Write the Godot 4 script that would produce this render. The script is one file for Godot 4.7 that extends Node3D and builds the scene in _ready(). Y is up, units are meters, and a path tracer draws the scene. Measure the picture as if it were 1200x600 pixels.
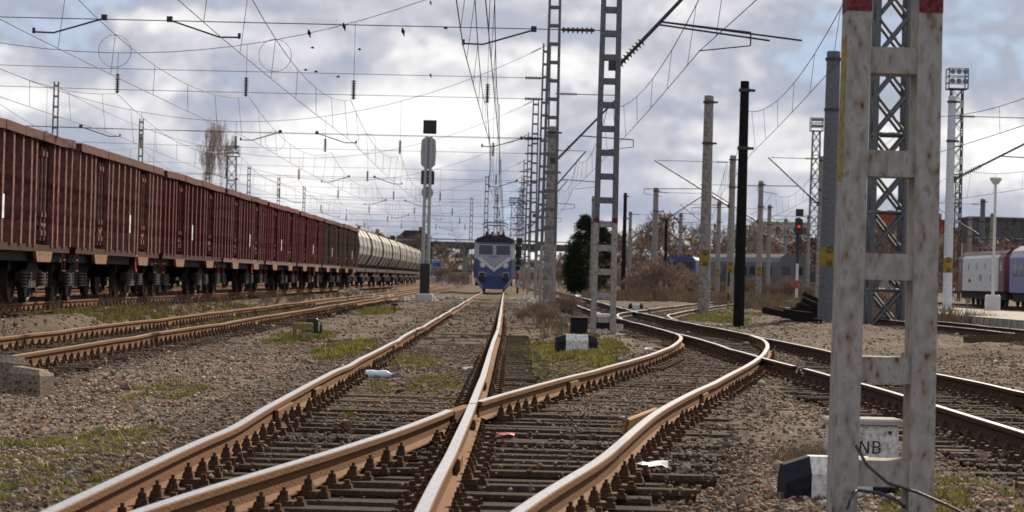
extends Node3D
# A railway yard seen along the tracks. y is up, 0 is the top of the sleepers; the tracks run towards -z, d = -z is the distance from the camera.
const F := 3230.0          # focal length in pixels of the 1200 x 600 photograph
const EYE := 1.17
var cam: Camera3D
var rng := RandomNumberGenerator.new()
var taken := {}
var M := {}
var nz := FastNoiseLite.new()
var nz2 := FastNoiseLite.new()


# ---------------------------------------------------------------- mesh builder
class Mb:
	var v := PackedVector3Array()
	var n := PackedVector3Array()
	var c := PackedColorArray()
	var col := Color(1, 1, 1)
	func trin(a: Vector3, b: Vector3, e: Vector3, na: Vector3, nb: Vector3, ne: Vector3) -> void:
		v.append(a); v.append(e); v.append(b)
		n.append(na); n.append(ne); n.append(nb)
		c.append(col); c.append(col); c.append(col)
	func tri(a: Vector3, b: Vector3, e: Vector3) -> void:   # counter-clockwise seen from outside
		var k := (b - a).cross(e - a).normalized()
		trin(a, b, e, k, k, k)
	func quad(a: Vector3, b: Vector3, e: Vector3, f: Vector3) -> void:
		tri(a, b, e); tri(a, e, f)
	func hexa(p: Array) -> void:   # 4 below, 4 above, counter-clockwise seen from above
		quad(p[3], p[2], p[1], p[0]); quad(p[4], p[5], p[6], p[7])
		for i in 4:
			var j := (i + 1) % 4
			quad(p[i], p[j], p[j + 4], p[i + 4])
	func box(o: Vector3, s: Vector3, b := Basis()) -> void:
		taper(o - b * Vector3(0, s.y / 2, 0), s.y, Vector2(s.x, s.z), Vector2(s.x, s.z), b)
	func taper(o: Vector3, h: float, s0: Vector2, s1: Vector2, b := Basis()) -> void:   # o: middle of the lower face
		var p := []
		for k in 2:
			var s: Vector2 = [s0, s1][k] / 2
			for q in [Vector2(-1, 1), Vector2(1, 1), Vector2(1, -1), Vector2(-1, -1)]:
				p.append(o + b * Vector3(q.x * s.x, h * k, q.y * s.y))
		hexa(p)
	func chbox(o: Vector3, s: Vector3, ch: float, b := Basis()) -> void:   # box with a chamfered top and chamfered upright edges
		var out := []
		for lv in [[-s.y / 2, 0.0], [s.y / 2 - ch, 0.0], [s.y / 2, ch]]:
			var ring := []
			var hx: float = s.x / 2 - lv[1]
			var hz: float = s.z / 2 - lv[1]
			for q in [[-hx, hz - ch], [-hx + ch, hz], [hx - ch, hz], [hx, hz - ch], [hx, -hz + ch], [hx - ch, -hz], [-hx + ch, -hz], [-hx, -hz + ch]]:
				ring.append(o + b * Vector3(q[0], lv[0], q[1]))
			out.append(ring)
		for k in 2:
			for i in 8:
				var j := (i + 1) % 8
				quad(out[k][i], out[k][j], out[k + 1][j], out[k + 1][i])
		for i in range(1, 7):
			tri(out[2][0], out[2][i], out[2][i + 1])
			tri(out[0][0], out[0][i + 1], out[0][i])
	func tube(p0: Vector3, p1: Vector3, r0: float, r1: float, sides := 8, caps := true) -> void:
		var ax := (p1 - p0).normalized()
		var sx := ax.cross(Vector3.UP if absf(ax.y) < 0.95 else Vector3.RIGHT).normalized()
		var sy := ax.cross(sx)
		for i in sides:
			var a0 := TAU * i / sides
			var a1 := TAU * (i + 1) / sides
			var d0 := sx * cos(a0) + sy * sin(a0)
			var d1 := sx * cos(a1) + sy * sin(a1)
			trin(p0 + d0 * r0, p0 + d1 * r0, p1 + d1 * r1, d0, d1, d1)
			trin(p0 + d0 * r0, p1 + d1 * r1, p1 + d0 * r1, d0, d1, d0)
			if caps:
				tri(p0, p0 + d1 * r0, p0 + d0 * r0)
				tri(p1, p1 + d0 * r1, p1 + d1 * r1)
	func path(p: PackedVector3Array, r: float, sides := 4) -> void:
		for i in p.size() - 1:
			tube(p[i], p[i + 1], r, r, sides, i == 0 or i == p.size() - 2)
	func lathe(o: Vector3, prof: Array, sides := 16, b := Basis()) -> void:   # prof: [radius, height] pairs from below upwards
		for k in prof.size() - 1:
			var q0: Array = prof[k]
			var q1: Array = prof[k + 1]
			var sl := Vector2(q1[1] - q0[1], q0[0] - q1[0]).normalized()
			for i in sides:
				var a0 := TAU * i / sides
				var a1 := TAU * (i + 1) / sides
				var d0 := Vector3(cos(a0), 0, -sin(a0))
				var d1 := Vector3(cos(a1), 0, -sin(a1))
				var n0 := b * (d0 * sl.x + Vector3.UP * sl.y)
				var n1 := b * (d1 * sl.x + Vector3.UP * sl.y)
				var A: Vector3 = o + b * (d0 * q0[0] + Vector3.UP * q0[1])
				var B: Vector3 = o + b * (d1 * q0[0] + Vector3.UP * q0[1])
				var C: Vector3 = o + b * (d1 * q1[0] + Vector3.UP * q1[1])
				var D: Vector3 = o + b * (d0 * q1[0] + Vector3.UP * q1[1])
				if q0[0] > 0.0: trin(A, B, C, n0, n1, n1)
				if q1[0] > 0.0: trin(A, C, D, n0, n1, n0)
	func prism(poly: Array, z0: float, z1: float, xf := Transform3D()) -> void:   # poly of Vector2, counter-clockwise seen from +z; extruded from z0 up to z1
		var flat := PackedVector2Array(poly)
		var idx := Geometry2D.triangulate_polygon(flat)
		for i in range(0, idx.size(), 3):
			var t := [flat[idx[i]], flat[idx[i + 1]], flat[idx[i + 2]]]
			if (t[1] - t[0]).cross(t[2] - t[0]) < 0.0:
				t = [t[0], t[2], t[1]]
			tri(xf * Vector3(t[0].x, t[0].y, z1), xf * Vector3(t[1].x, t[1].y, z1), xf * Vector3(t[2].x, t[2].y, z1))
			tri(xf * Vector3(t[0].x, t[0].y, z0), xf * Vector3(t[2].x, t[2].y, z0), xf * Vector3(t[1].x, t[1].y, z0))
		for i in flat.size():
			var a := flat[i]
			var b := flat[(i + 1) % flat.size()]
			quad(xf * Vector3(a.x, a.y, z0), xf * Vector3(b.x, b.y, z0), xf * Vector3(b.x, b.y, z1), xf * Vector3(a.x, a.y, z1))
	func into(m: ArrayMesh, mat: Material) -> void:
		var arr := []
		arr.resize(Mesh.ARRAY_MAX)
		arr[Mesh.ARRAY_VERTEX] = v
		arr[Mesh.ARRAY_NORMAL] = n
		arr[Mesh.ARRAY_COLOR] = c
		m.add_surface_from_arrays(Mesh.PRIMITIVE_TRIANGLES, arr)
		m.surface_set_material(m.get_surface_count() - 1, mat)
	func mesh(mat: Material) -> ArrayMesh:
		var m := ArrayMesh.new()
		into(m, mat)
		return m


# ---------------------------------------------------------------- naming and placing
func numbered(called: String) -> String:
	var k: int = taken.get(called, 0)
	taken[called] = k + 1
	return called if k == 0 else "%s_%03d" % [called, k]

func tag(o: Node, label: String, category := "", group := "", kind := "") -> Node:
	if label: o.set_meta("label", label)
	if category: o.set_meta("category", category)
	if group: o.set_meta("group", group)
	if kind: o.set_meta("kind", kind)
	return o

func thing(called: String, label: String, category: String, at := Vector3.ZERO, turn := 0.0, group := "") -> Node3D:
	var o := Node3D.new()
	o.name = numbered(called)
	add_child(o)
	o.position = at
	o.rotation.y = turn
	tag(o, label, category, group)
	return o

func pm(called: String, m: Mesh, parent: Node, at := Vector3.ZERO) -> MeshInstance3D:   # a part from a ready mesh
	var o := MeshInstance3D.new()
	o.name = called if parent != self else numbered(called)
	o.mesh = m
	parent.add_child(o, true)
	o.position = at
	return o

func part(called: String, mb: Mb, mat: Material, parent: Node) -> MeshInstance3D:
	return pm(called, mb.mesh(mat), parent)

func one(called: String, mb: Mb, mat: Material, label: String, category: String, at := Vector3.ZERO, group := "", kind := "") -> MeshInstance3D:   # a thing that is one mesh
	var o := pm(called, mb.mesh(mat), self, at)
	tag(o, label, category, group, kind)
	return o

func copy(o: Node3D, at: Vector3, turn := 0.0, label := "") -> Node3D:
	var r: Node3D = o.duplicate()
	var base := String(o.name)
	if base.length() > 4 and base[base.length() - 4] == "_" and base.substr(base.length() - 3).is_valid_int():
		base = base.substr(0, base.length() - 4)
	r.name = numbered(base)
	add_child(r)
	r.position = at
	r.rotation.y = turn
	if label: r.set_meta("label", label)
	return r

func at(u: float, v: float, d: float) -> Vector3:   # the point at distance d that the photograph shows at pixel (u, v)
	var q := cam.basis * Vector3((u - 600.0) / F, (300.0 - v) / F, -1.0)
	return cam.position + q * (d / -q.z)

func on(u: float, v: float, y := -0.02) -> Vector3:  # the point of height y that the photograph shows at pixel (u, v)
	var q := cam.basis * Vector3((u - 600.0) / F, (300.0 - v) / F, -1.0)
	return cam.position + q * ((y - cam.position.y) / q.y)

func lin(r: float, g: float, b: float) -> Color:
	return Color(r, g, b).linear_to_srgb()

func noise_tex(size: int, freq: float, stops: Array, kind := FastNoiseLite.TYPE_SIMPLEX_SMOOTH, octaves := 4, sd := 1) -> NoiseTexture2D:
	var f := FastNoiseLite.new()
	f.noise_type = kind
	f.frequency = freq
	f.seed = sd
	f.fractal_octaves = octaves
	if kind == FastNoiseLite.TYPE_CELLULAR:
		f.cellular_return_type = FastNoiseLite.RETURN_CELL_VALUE
		f.fractal_type = FastNoiseLite.FRACTAL_NONE
	var t := NoiseTexture2D.new()
	t.width = size
	t.height = size
	t.seamless = true
	t.noise = f
	if stops:
		var g := Gradient.new()
		g.offsets = PackedFloat32Array(stops.map(func(s): return s[0]))
		g.colors = PackedColorArray(stops.map(func(s): return s[1]))
		t.color_ramp = g
	return t

func mat(key: String, c: Color, rough := 0.85, tex: Texture2D = null, scale := 1.0, metal := 0.0, bump: Texture2D = null, bump_cm := 0.0) -> StandardMaterial3D:
	var m := StandardMaterial3D.new()
	m.albedo_color = c
	m.roughness = rough
	m.metallic = metal
	if rough >= 0.72: m.metallic_specular = 0.22     # dusty, rusty and weathered surfaces have hardly any gloss
	if tex or bump:
		m.uv1_triplanar = true
		m.uv1_scale = Vector3.ONE * scale
	if tex: m.albedo_texture = tex
	if bump:
		m.heightmap_enabled = true
		m.heightmap_texture = bump
		m.heightmap_scale = bump_cm
	M[key] = m
	return m


func materials() -> void:
	var grain := noise_tex(512, 0.02, [[0.0, Color(0.78, 0.78, 0.78)], [0.45, Color(0.91, 0.91, 0.91)], [0.62, Color(0.97, 0.97, 0.97)], [1.0, Color(1, 1, 1)]])
	var blotch := noise_tex(512, 0.012, [[0.0, Color(0.62, 0.6, 0.58)], [0.4, Color(0.87, 0.86, 0.85)], [0.6, Color(0.95, 0.95, 0.95)], [1.0, Color(1, 1, 1)]], FastNoiseLite.TYPE_SIMPLEX_SMOOTH, 5, 7)
	var rusty := noise_tex(1024, 0.016, [[0.0, Color(0.46, 0.31, 0.21)], [0.12, Color(0.66, 0.5, 0.38)], [0.2, Color(0.82, 0.75, 0.68)], [0.3, Color(0.88, 0.86, 0.83)], [0.5, Color(0.94, 0.93, 0.92)], [0.7, Color(1, 1, 1)], [0.8, Color(0.88, 0.86, 0.83)], [1.0, Color(0.74, 0.7, 0.65)]], FastNoiseLite.TYPE_SIMPLEX_SMOOTH, 6, 21)
	var worn := noise_tex(512, 0.016, [[0.0, Color(0.6, 0.5, 0.47)], [0.4, Color(0.85, 0.81, 0.8)], [0.55, Color(1, 1, 1)], [0.72, Color(0.92, 0.88, 0.86)], [1.0, Color(0.6, 0.46, 0.4)]], FastNoiseLite.TYPE_SIMPLEX_SMOOTH, 6, 33)
	var rust := noise_tex(1024, 0.03, [[0.0, Color(0.38, 0.33, 0.3)], [0.3, Color(0.66, 0.57, 0.5)], [0.5, Color(0.95, 0.9, 0.85)], [0.62, Color(1, 0.97, 0.92)], [0.78, Color(0.82, 0.7, 0.58)], [1.0, Color(0.5, 0.38, 0.3)]], FastNoiseLite.TYPE_SIMPLEX_SMOOTH, 6, 55)
	var bump := noise_tex(512, 0.03, [], FastNoiseLite.TYPE_SIMPLEX_SMOOTH, 5, 4)
	var gravel := noise_tex(1024, 0.045, [[0.0, Color(0.34, 0.33, 0.33)], [0.35, Color(0.66, 0.63, 0.6)], [0.7, Color(0.86, 0.83, 0.79)], [1.0, Color(1, 1, 1)]], FastNoiseLite.TYPE_CELLULAR, 1, 5)
	var gbump := noise_tex(1024, 0.045, [], FastNoiseLite.TYPE_CELLULAR, 1, 5)
	var g := mat("ground", Color(1, 1, 1), 0.95, gravel, 0.45, 0.0, gbump, 2.0)
	g.uv1_world_triplanar = true
	g.vertex_color_use_as_albedo = true
	mat("stone", Color(1, 1, 1), 0.9).vertex_color_use_as_albedo = true
	mat("leaf", Color(1, 1, 1), 0.8).vertex_color_use_as_albedo = true
	mat("rail_side", lin(0.19, 0.106, 0.058), 0.85, rust, 2.6, 0.0, bump, 0.6)
	mat("rail_shaded", lin(0.065, 0.04, 0.029), 0.8, rust, 2.6, 0.0, bump, 0.3)  # rail sides turned from the sun, their shade put into the rust colour
	mat("rail_top", lin(0.8, 0.77, 0.74), 0.27, grain, 2.0, 1.0)
	mat("rail_top_dull", lin(0.24, 0.145, 0.085), 0.6, worn, 2.0, 0.2)
	mat("bolt", lin(0.085, 0.048, 0.03), 0.8, worn, 6.0)
	mat("sleeper", lin(0.048, 0.033, 0.024), 0.9, blotch, 3.5, 0.0, bump, 1.0)
	mat("sleeper_pale", lin(0.12, 0.086, 0.06), 0.9, blotch, 3.5, 0.0, bump, 1.0)
	mat("concrete", lin(0.29, 0.275, 0.255), 0.88, blotch, 0.8, 0.0, bump, 0.4)
	mat("pole_near", lin(0.33, 0.32, 0.305), 0.85, rusty, 1.1, 0.0, bump, 0.4).uv1_scale = Vector3(0.8, 0.36, 0.8)
	mat("lattice_concrete", lin(0.34, 0.325, 0.305), 0.88, rusty, 0.5)
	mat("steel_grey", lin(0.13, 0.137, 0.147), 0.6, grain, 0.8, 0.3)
	mat("weathered", lin(0.23, 0.195, 0.16), 0.92, worn, 2.5, 0.0, bump, 1.0)
	mat("steel_dark", lin(0.045, 0.045, 0.05), 0.6, grain, 1.0, 0.2)
	mat("silver", lin(0.4, 0.41, 0.43), 0.5, grain, 0.9, 0.3)
	mat("black", lin(0.014, 0.014, 0.017), 0.6, grain, 2.0)
	mat("tar", lin(0.016, 0.014, 0.013), 0.85, blotch, 1.0)
	mat("wire", lin(0.03, 0.03, 0.034), 0.6, null, 1.0, 0.3)
	mat("insulator", lin(0.05, 0.03, 0.026), 0.35)
	mat("white", lin(0.66, 0.66, 0.66), 0.8, blotch, 3.0)
	mat("white_blue", lin(0.55, 0.6, 0.66), 0.7, grain, 1.0)
	mat("yellow", lin(0.33, 0.25, 0.06), 0.75, worn, 1.5)
	mat("red_paint", lin(0.17, 0.042, 0.052), 0.75, worn, 1.5)
	mat("red", lin(0.45, 0.02, 0.02), 0.6, grain, 2.0)
	mat("navy_block", lin(0.02, 0.023, 0.03), 0.8, blotch, 3.0)
	mat("maroon", lin(0.042, 0.007, 0.009), 0.75, worn, 0.5)  # wall panels: the shade between the ribs is painted into the maroon
	mat("sunlit_dusty_rib", lin(0.2, 0.1, 0.09), 0.85, worn, 0.6)  # dust on the ribs, with the sunlight on them painted in as well
	mat("sunlit_maroon_rib", lin(0.14, 0.042, 0.042), 0.8, worn, 0.6)  # sunlit tone of the maroon, painted paler than its wall
	mat("crimson", lin(0.062, 0.007, 0.011), 0.7, worn, 0.5)  # shaded wall tone, darker in colour than the crimson ribs
	mat("sunlit_crimson_rib", lin(0.13, 0.02, 0.026), 0.75, worn, 0.6)  # the same crimson with sunlight put into the colour
	mat("umber", lin(0.022, 0.014, 0.012), 0.8, worn, 0.5)  # umber wall with the shade between the ribs in its colour
	mat("sunlit_umber_rib", lin(0.07, 0.038, 0.032), 0.8, worn, 0.6)  # umber lightened to carry the sun on the ribs
	mat("chord", lin(0.1, 0.04, 0.035), 0.8, worn, 0.5)
	mat("sill_plate", lin(0.24, 0.145, 0.095), 0.8, worn, 1.0)
	mat("bogie", lin(0.045, 0.04, 0.037), 0.8, blotch, 1.0)
	mat("spring", lin(0.15, 0.145, 0.14), 0.6, worn, 2.0)
	mat("wheel", lin(0.05, 0.042, 0.038), 0.6, worn, 2.0, 0.3)
	mat("hopper", lin(0.23, 0.235, 0.24), 0.6, worn, 0.35)
	mat("hopper_rib", lin(0.06, 0.055, 0.05), 0.8)
	mat("blue_body", lin(0.028, 0.056, 0.185), 0.4, grain, 0.6)
	mat("light_grey", lin(0.33, 0.35, 0.39), 0.5, grain, 0.6)
	mat("roof_grey", lin(0.05, 0.052, 0.056), 0.8, blotch, 0.6)
	mat("glass", lin(0.012, 0.018, 0.022), 0.15)
	mat("lens_off", lin(0.6, 0.62, 0.6), 0.2)
	mat("sky_blue", lin(0.06, 0.2, 0.55), 0.5, grain, 0.6)
	mat("white_body", lin(0.6, 0.61, 0.62), 0.5, grain, 0.3)
	mat("wine_body", lin(0.13, 0.022, 0.04), 0.5, grain, 0.6)
	mat("lilac_body", lin(0.16, 0.18, 0.38), 0.5, grain, 0.6)
	mat("orange_body", lin(0.4, 0.1, 0.05), 0.6, grain, 0.6)
	mat("brick", lin(0.36, 0.17, 0.09), 0.9, blotch, 0.3)
	mat("plaster", lin(0.46, 0.45, 0.43), 0.9, blotch, 0.2)
	mat("dark_wall", lin(0.12, 0.11, 0.105), 0.9, blotch, 0.15)
	mat("cream", lin(0.5, 0.45, 0.36), 0.9, blotch, 0.2)
	mat("roof_red", lin(0.3, 0.085, 0.05), 0.9, blotch, 0.4)
	mat("green_panel", lin(0.24, 0.4, 0.14), 0.7, grain, 0.3)
	mat("window", lin(0.03, 0.035, 0.045), 0.15)
	mat("bark", lin(0.1, 0.078, 0.062), 0.9, blotch, 0.8)
	mat("twig", lin(0.2, 0.145, 0.115), 0.9)
	mat("slate_body", lin(0.07, 0.1, 0.15), 0.7, worn, 0.4)
	mat("twig_pale", lin(0.36, 0.31, 0.27), 0.9)
	mat("platform", lin(0.36, 0.34, 0.31), 0.9, blotch, 0.4)
	mat("moss_slab", lin(0.3, 0.24, 0.1), 0.95, worn, 3.0, 0.0, bump, 0.6)
	mat("cable", lin(0.02, 0.018, 0.018), 0.6)
	mat("board", lin(0.34, 0.2, 0.1), 0.8, worn, 1.5)
	mat("paper", lin(0.75, 0.75, 0.76), 0.7)
	mat("plastic", lin(0.6, 0.68, 0.74), 0.25)
	mat("bird", lin(0.03, 0.03, 0.033), 0.8)
	var lamp := mat("red_lamp", lin(0.6, 0.02, 0.01), 0.3)
	lamp.emission_enabled = true
	lamp.emission = Color(1, 0.12, 0.06)
	lamp.emission_energy_multiplier = 0.5


func sky_texture() -> ImageTexture:   # a broken deck of grey cloud with white and blue openings, the same all round
	var f := FastNoiseLite.new()
	f.seed = 12
	f.frequency = 1.0
	f.fractal_octaves = 5
	f.fractal_gain = 0.52
	f.domain_warp_enabled = true
	f.domain_warp_amplitude = 0.35
	f.domain_warp_frequency = 1.1
	f.domain_warp_fractal_octaves = 3
	var big := FastNoiseLite.new()
	big.seed = 5
	big.frequency = 1.0
	big.fractal_octaves = 3
	var low := sky_part(f, big, 1024, 512, 0, 512)
	low.resize(4096, 2048, Image.INTERPOLATE_CUBIC)
	var r0 := int(2048 * (90.0 - 15.0) / 180.0)
	var r1 := int(2048 * (90.0 + 1.0) / 180.0)
	low.blit_rect(sky_part(f, big, 4096, 2048, r0, r1), Rect2i(0, 0, 4096, r1 - r0), Vector2i(0, r0))
	return ImageTexture.create_from_image(low)

func sky_part(f: FastNoiseLite, big: FastNoiseLite, w: int, h: int, r0: int, r1: int) -> Image:
	var g := Gradient.new()
	g.offsets = PackedFloat32Array([0.0, 0.2, 0.34, 0.47, 0.58, 0.7, 0.82, 1.0])
	g.colors = PackedColorArray([Color8(168, 190, 218), Color8(186, 201, 222), Color8(166, 173, 190), Color8(183, 187, 199), Color8(206, 207, 214), Color8(231, 230, 232), Color8(252, 250, 248), Color8(255, 255, 254)])
	var by := PackedByteArray()
	by.resize(w * (r1 - r0) * 3)
	var ramp := PackedByteArray()
	for i in 1024:
		var q := g.sample(i / 1023.0)
		ramp.append(q.r8); ramp.append(q.g8); ramp.append(q.b8)
	var k := 0
	for row in range(r0, r1):
		var el := (0.5 - (row + 0.5) / h) * PI
		var ce := cos(el)
		var y := sin(el) * 20.0
		for i in w:
			var az := TAU * (i + 0.5) / w
			var x := ce * sin(az)
			var z := ce * cos(az)
			var t := 0.5 + f.get_noise_3d(x * 9.0, y, z * 9.0) * 0.76 + big.get_noise_3d(x * 3.4 + 9.0, y * 0.5, z * 3.4) * 0.4
			var q := clampi(int(t * 1023.0), 0, 1023) * 3
			by[k] = ramp[q]; by[k + 1] = ramp[q + 1]; by[k + 2] = ramp[q + 2]
			k += 3
	return Image.create_from_data(w, r1 - r0, false, Image.FORMAT_RGB8, by)


# ---------------------------------------------------------------- tracks as curves, and the ground they lie in
class Track:
	var tab := PackedFloat32Array()
	var d0: float
	var d1: float
	var lift := 0.0
	func _init(pts: Array, up := 0.0) -> void:   # [d, x] pairs
		lift = up
		d0 = pts[0][0]
		d1 = pts[-1][0]
		var k := 0
		var d := d0
		while d <= d1 + 0.26:
			while k < pts.size() - 2 and d > pts[k + 1][0]: k += 1
			var a: Array = pts[maxi(k - 1, 0)]
			var b: Array = pts[k]
			var e: Array = pts[k + 1]
			var f: Array = pts[mini(k + 2, pts.size() - 1)]
			var h: float = e[0] - b[0]
			var t: float = clampf((d - b[0]) / h, 0.0, 1.0)
			var mb: float = (e[1] - a[1]) / (e[0] - a[0]) * h
			var me: float = (f[1] - b[1]) / (f[0] - b[0]) * h
			var t2 := t * t
			var t3 := t2 * t
			tab.append((2 * t3 - 3 * t2 + 1) * b[1] + (t3 - 2 * t2 + t) * mb + (-2 * t3 + 3 * t2) * e[1] + (t3 - t2) * me)
			d += 0.25
	func cx(d: float) -> float:
		var q := clampf((d - d0) * 4.0, 0.0, tab.size() - 1.001)
		var i := int(q)
		return lerpf(tab[i], tab[i + 1], q - i)
	func slope(d: float) -> float:
		return (cx(d + 0.5) - cx(d - 0.5)) / 1.0
	func off(d: float, o: float) -> Vector3:   # point o metres to the right of the centre line
		var s := slope(d)
		var k := 1.0 / sqrt(1.0 + s * s)
		return Vector3(cx(d) + o * k, lift, -d + o * s * k)

var tr := {}
var grass_spots := []
var straw_spots := []

func lay_out() -> void:
	tr.A = Track.new([[2.0, -1.15], [8.0, -1.11], [12.0, -1.08], [20.0, -1.0], [40.0, -0.93], [60.0, -0.88], [150.0, -0.9], [200.0, -0.88], [420.0, -0.9]])
	tr.B = Track.new([[2.0, -1.1], [8.0, -1.0], [11.5, -0.72], [16.0, -0.15], [22.0, 0.53], [31.0, 1.8], [36.0, 2.5], [40.0, 3.0], [45.6, 3.6], [51.0, 4.02], [56.0, 4.2]])
	tr.C = Track.new([[-10.0, 4.6], [20.0, 4.5], [29.0, 4.5], [39.0, 4.32], [54.0, 4.2], [76.0, 3.78], [92.0, 3.62], [190.0, 3.65], [420.0, 3.4]])
	tr.D = Track.new([[66.0, 3.9], [74.0, 3.9], [84.0, 4.2], [92.0, 4.95], [112.0, 7.25], [135.0, 10.1], [160.0, 13.2], [200.0, 16.5], [300.0, 19.0]])
	tr.E = Track.new([[10.0, -6.2], [40.0, -6.2], [70.0, -6.2], [110.0, -6.25], [150.0, -6.1], [300.0, -6.4]])
	tr.F = Track.new([[10.0, -10.3], [69.0, -10.2], [82.0, -10.1], [153.0, -9.75], [230.0, -9.6], [420.0, -11.2], [470.0, -11.6]], 0.27)
	tr.G = Track.new([[30.0, 13.3], [60.0, 13.1], [120.0, 13.4], [200.0, 17.5], [420.0, 22.0]], 0.0)
	tr.H = Track.new([[60.0, 34.8], [420.0, 34.8]], 0.0)
	for q in [[60, 565, 0.5, 2.0], [110, 525, 0.5, 2.0], [25, 530, 0.4, 2.0], [190, 460, 0.4, 2.5], [205, 378, 1.1, 10.0], [140, 376, 0.8, 8.0], [300, 366, 1.2, 12.0], [25, 380, 1.0, 7.0], [490, 425, 0.42, 4.0], [470, 455, 0.35, 2.0], [520, 452, 0.35, 2.5], [650, 428, 0.7, 5.0], [640, 412, 0.6, 6.0], [690, 408, 0.6, 6.0], [1150, 583, 0.5, 1.6], [1090, 578, 0.3, 1.4], [1060, 590, 0.3, 1.0], [860, 372, 1.6, 8.0], [1115, 376, 1.6, 7.0], [355, 396, 0.5, 6.0], [440, 365, 0.7, 10.0], [405, 412, 0.4, 5.0], [405, 486, 0.12, 0.6], [840, 376, 1.0, 6.0], [700, 425, 0.3, 3.0]]:
		var p := on(q[0], q[1])
		grass_spots.append([p.x, -p.z, q[2], q[3]])
	for q in [[620, 388, 1.0, 10.0], [660, 372, 0.8, 18.0], [560, 356, 1.0, 20.0], [200, 370, 2.0, 14.0], [60, 372, 1.5, 8.0], [380, 352, 2.0, 30.0], [960, 545, 0.3, 1.0], [880, 350, 7.0, 60.0], [800, 352, 5.0, 40.0], [950, 365, 3.0, 25.0], [1050, 372, 3.0, 20.0], [450, 345, 3.0, 40.0], [720, 350, 2.0, 30.0]]:
		var p := on(q[0], q[1])
		straw_spots.append([p.x, -p.z, q[2], q[3]])

func spot(list: Array, x: float, d: float) -> float:
	var w := 0.0
	for s in list:
		var e: float = (x - s[0]) / s[2]
		var g: float = (d - s[1]) / s[3]
		var q := 1.0 - e * e - g * g
		if q > w: w = q
	return w

func bed(x: float, d: float) -> Vector2:   # (how much the place belongs to a track bed, the level of that bed)
	var w := 0.0
	var lv := 0.0
	for k in ["A", "B", "C", "D", "E", "F", "G"]:
		var t: Track = tr[k]
		if d < t.d0 or d > t.d1: continue
		var e := x - t.cx(d)
		var q := 1.0 - smoothstep(1.35, 1.8, absf(e))
		if q <= 0.0: continue
		var l := -0.05
		match k:
			"A":
				if e < -0.8: l = 0.012
				elif d < 27.0: l = lerpf(-0.1, -0.02, smoothstep(17.0, 26.0, d) * (1.0 if e < 0.6 else 0.5))
				elif absf(e) < 0.64: l = 0.012 - 0.05 * smoothstep(-0.1, 0.5, nz2.get_noise_2d(d * 0.7, x))
				elif e < 0.0: l = -0.015
				else: l = -0.075 + 0.08 * smoothstep(52.0, 62.0, d)
			"B": l = lerpf(-0.1, -0.022, smoothstep(15.0, 27.0, d)) + (0.02 if e > 0.8 else 0.0)
			"D": l = -0.01
			"F": l = 0.22
		if q > w or w == 0.0: lv = l
		w = maxf(w, q)
	return Vector2(w, lv)

func gh(x: float, d: float) -> float:
	var lump := nz.get_noise_2d(x * 1.1, d * 1.1)
	var fine := nz2.get_noise_2d(x * 6.0, d * 6.0)
	var y := -0.015 + lump * 0.07 + fine * 0.022 + smoothstep(-7.5, -8.9, x) * 0.27
	if x > 6.5: y += 0.14 * smoothstep(6.5, 9.0, x) * (1.0 - smoothstep(9.5, 11.5, x)) * (0.6 + lump)
	y += 0.05 * smoothstep(0.5, 1.4, x) * (1.0 - smoothstep(2.0, 3.2, x)) * smoothstep(30.0, 45.0, d)
	var b := bed(x, d)
	if b.x > 0.0: y = lerpf(y, b.y + fine * 0.018 + lump * 0.012, b.x)
	if d > 330.0: y += 2.2 * smoothstep(330.0, 520.0, d) * smoothstep(14.0, 60.0, absf(x - 2.0))
	return y

func gcol(x: float, d: float) -> Color:
	var a := nz.get_noise_2d(x * 0.35 + 40.0, d * 0.22)
	var b := nz2.get_noise_2d(x * 1.5, d * 1.2 + 70.0)
	var c := Color(0.095, 0.072, 0.056).lerp(Color(0.19, 0.152, 0.122), clampf(0.5 + a * 0.9 + b * 0.4, 0.0, 1.0))
	var t := bed(x, d)
	if t.x > 0.0: c = c.lerp(Color(0.075, 0.055, 0.042), t.x * clampf(0.75 + b, 0.3, 1.0))
	var s := spot(straw_spots, x, d)
	if d > 120.0: s = maxf(s, 0.5 * smoothstep(120.0, 190.0, d))
	if s > 0.0: c = c.lerp(Color(0.17, 0.125, 0.078), clampf(s * 1.6, 0.0, 0.85) * clampf(0.7 + b, 0.2, 1.0))
	var g := spot(grass_spots, x, d)
	if g > 0.0: c = c.lerp(Color(0.14, 0.14, 0.045), clampf(g * 1.4, 0.0, 0.7) * clampf(0.6 + b * 1.4, 0.0, 1.0))
	return c

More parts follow.
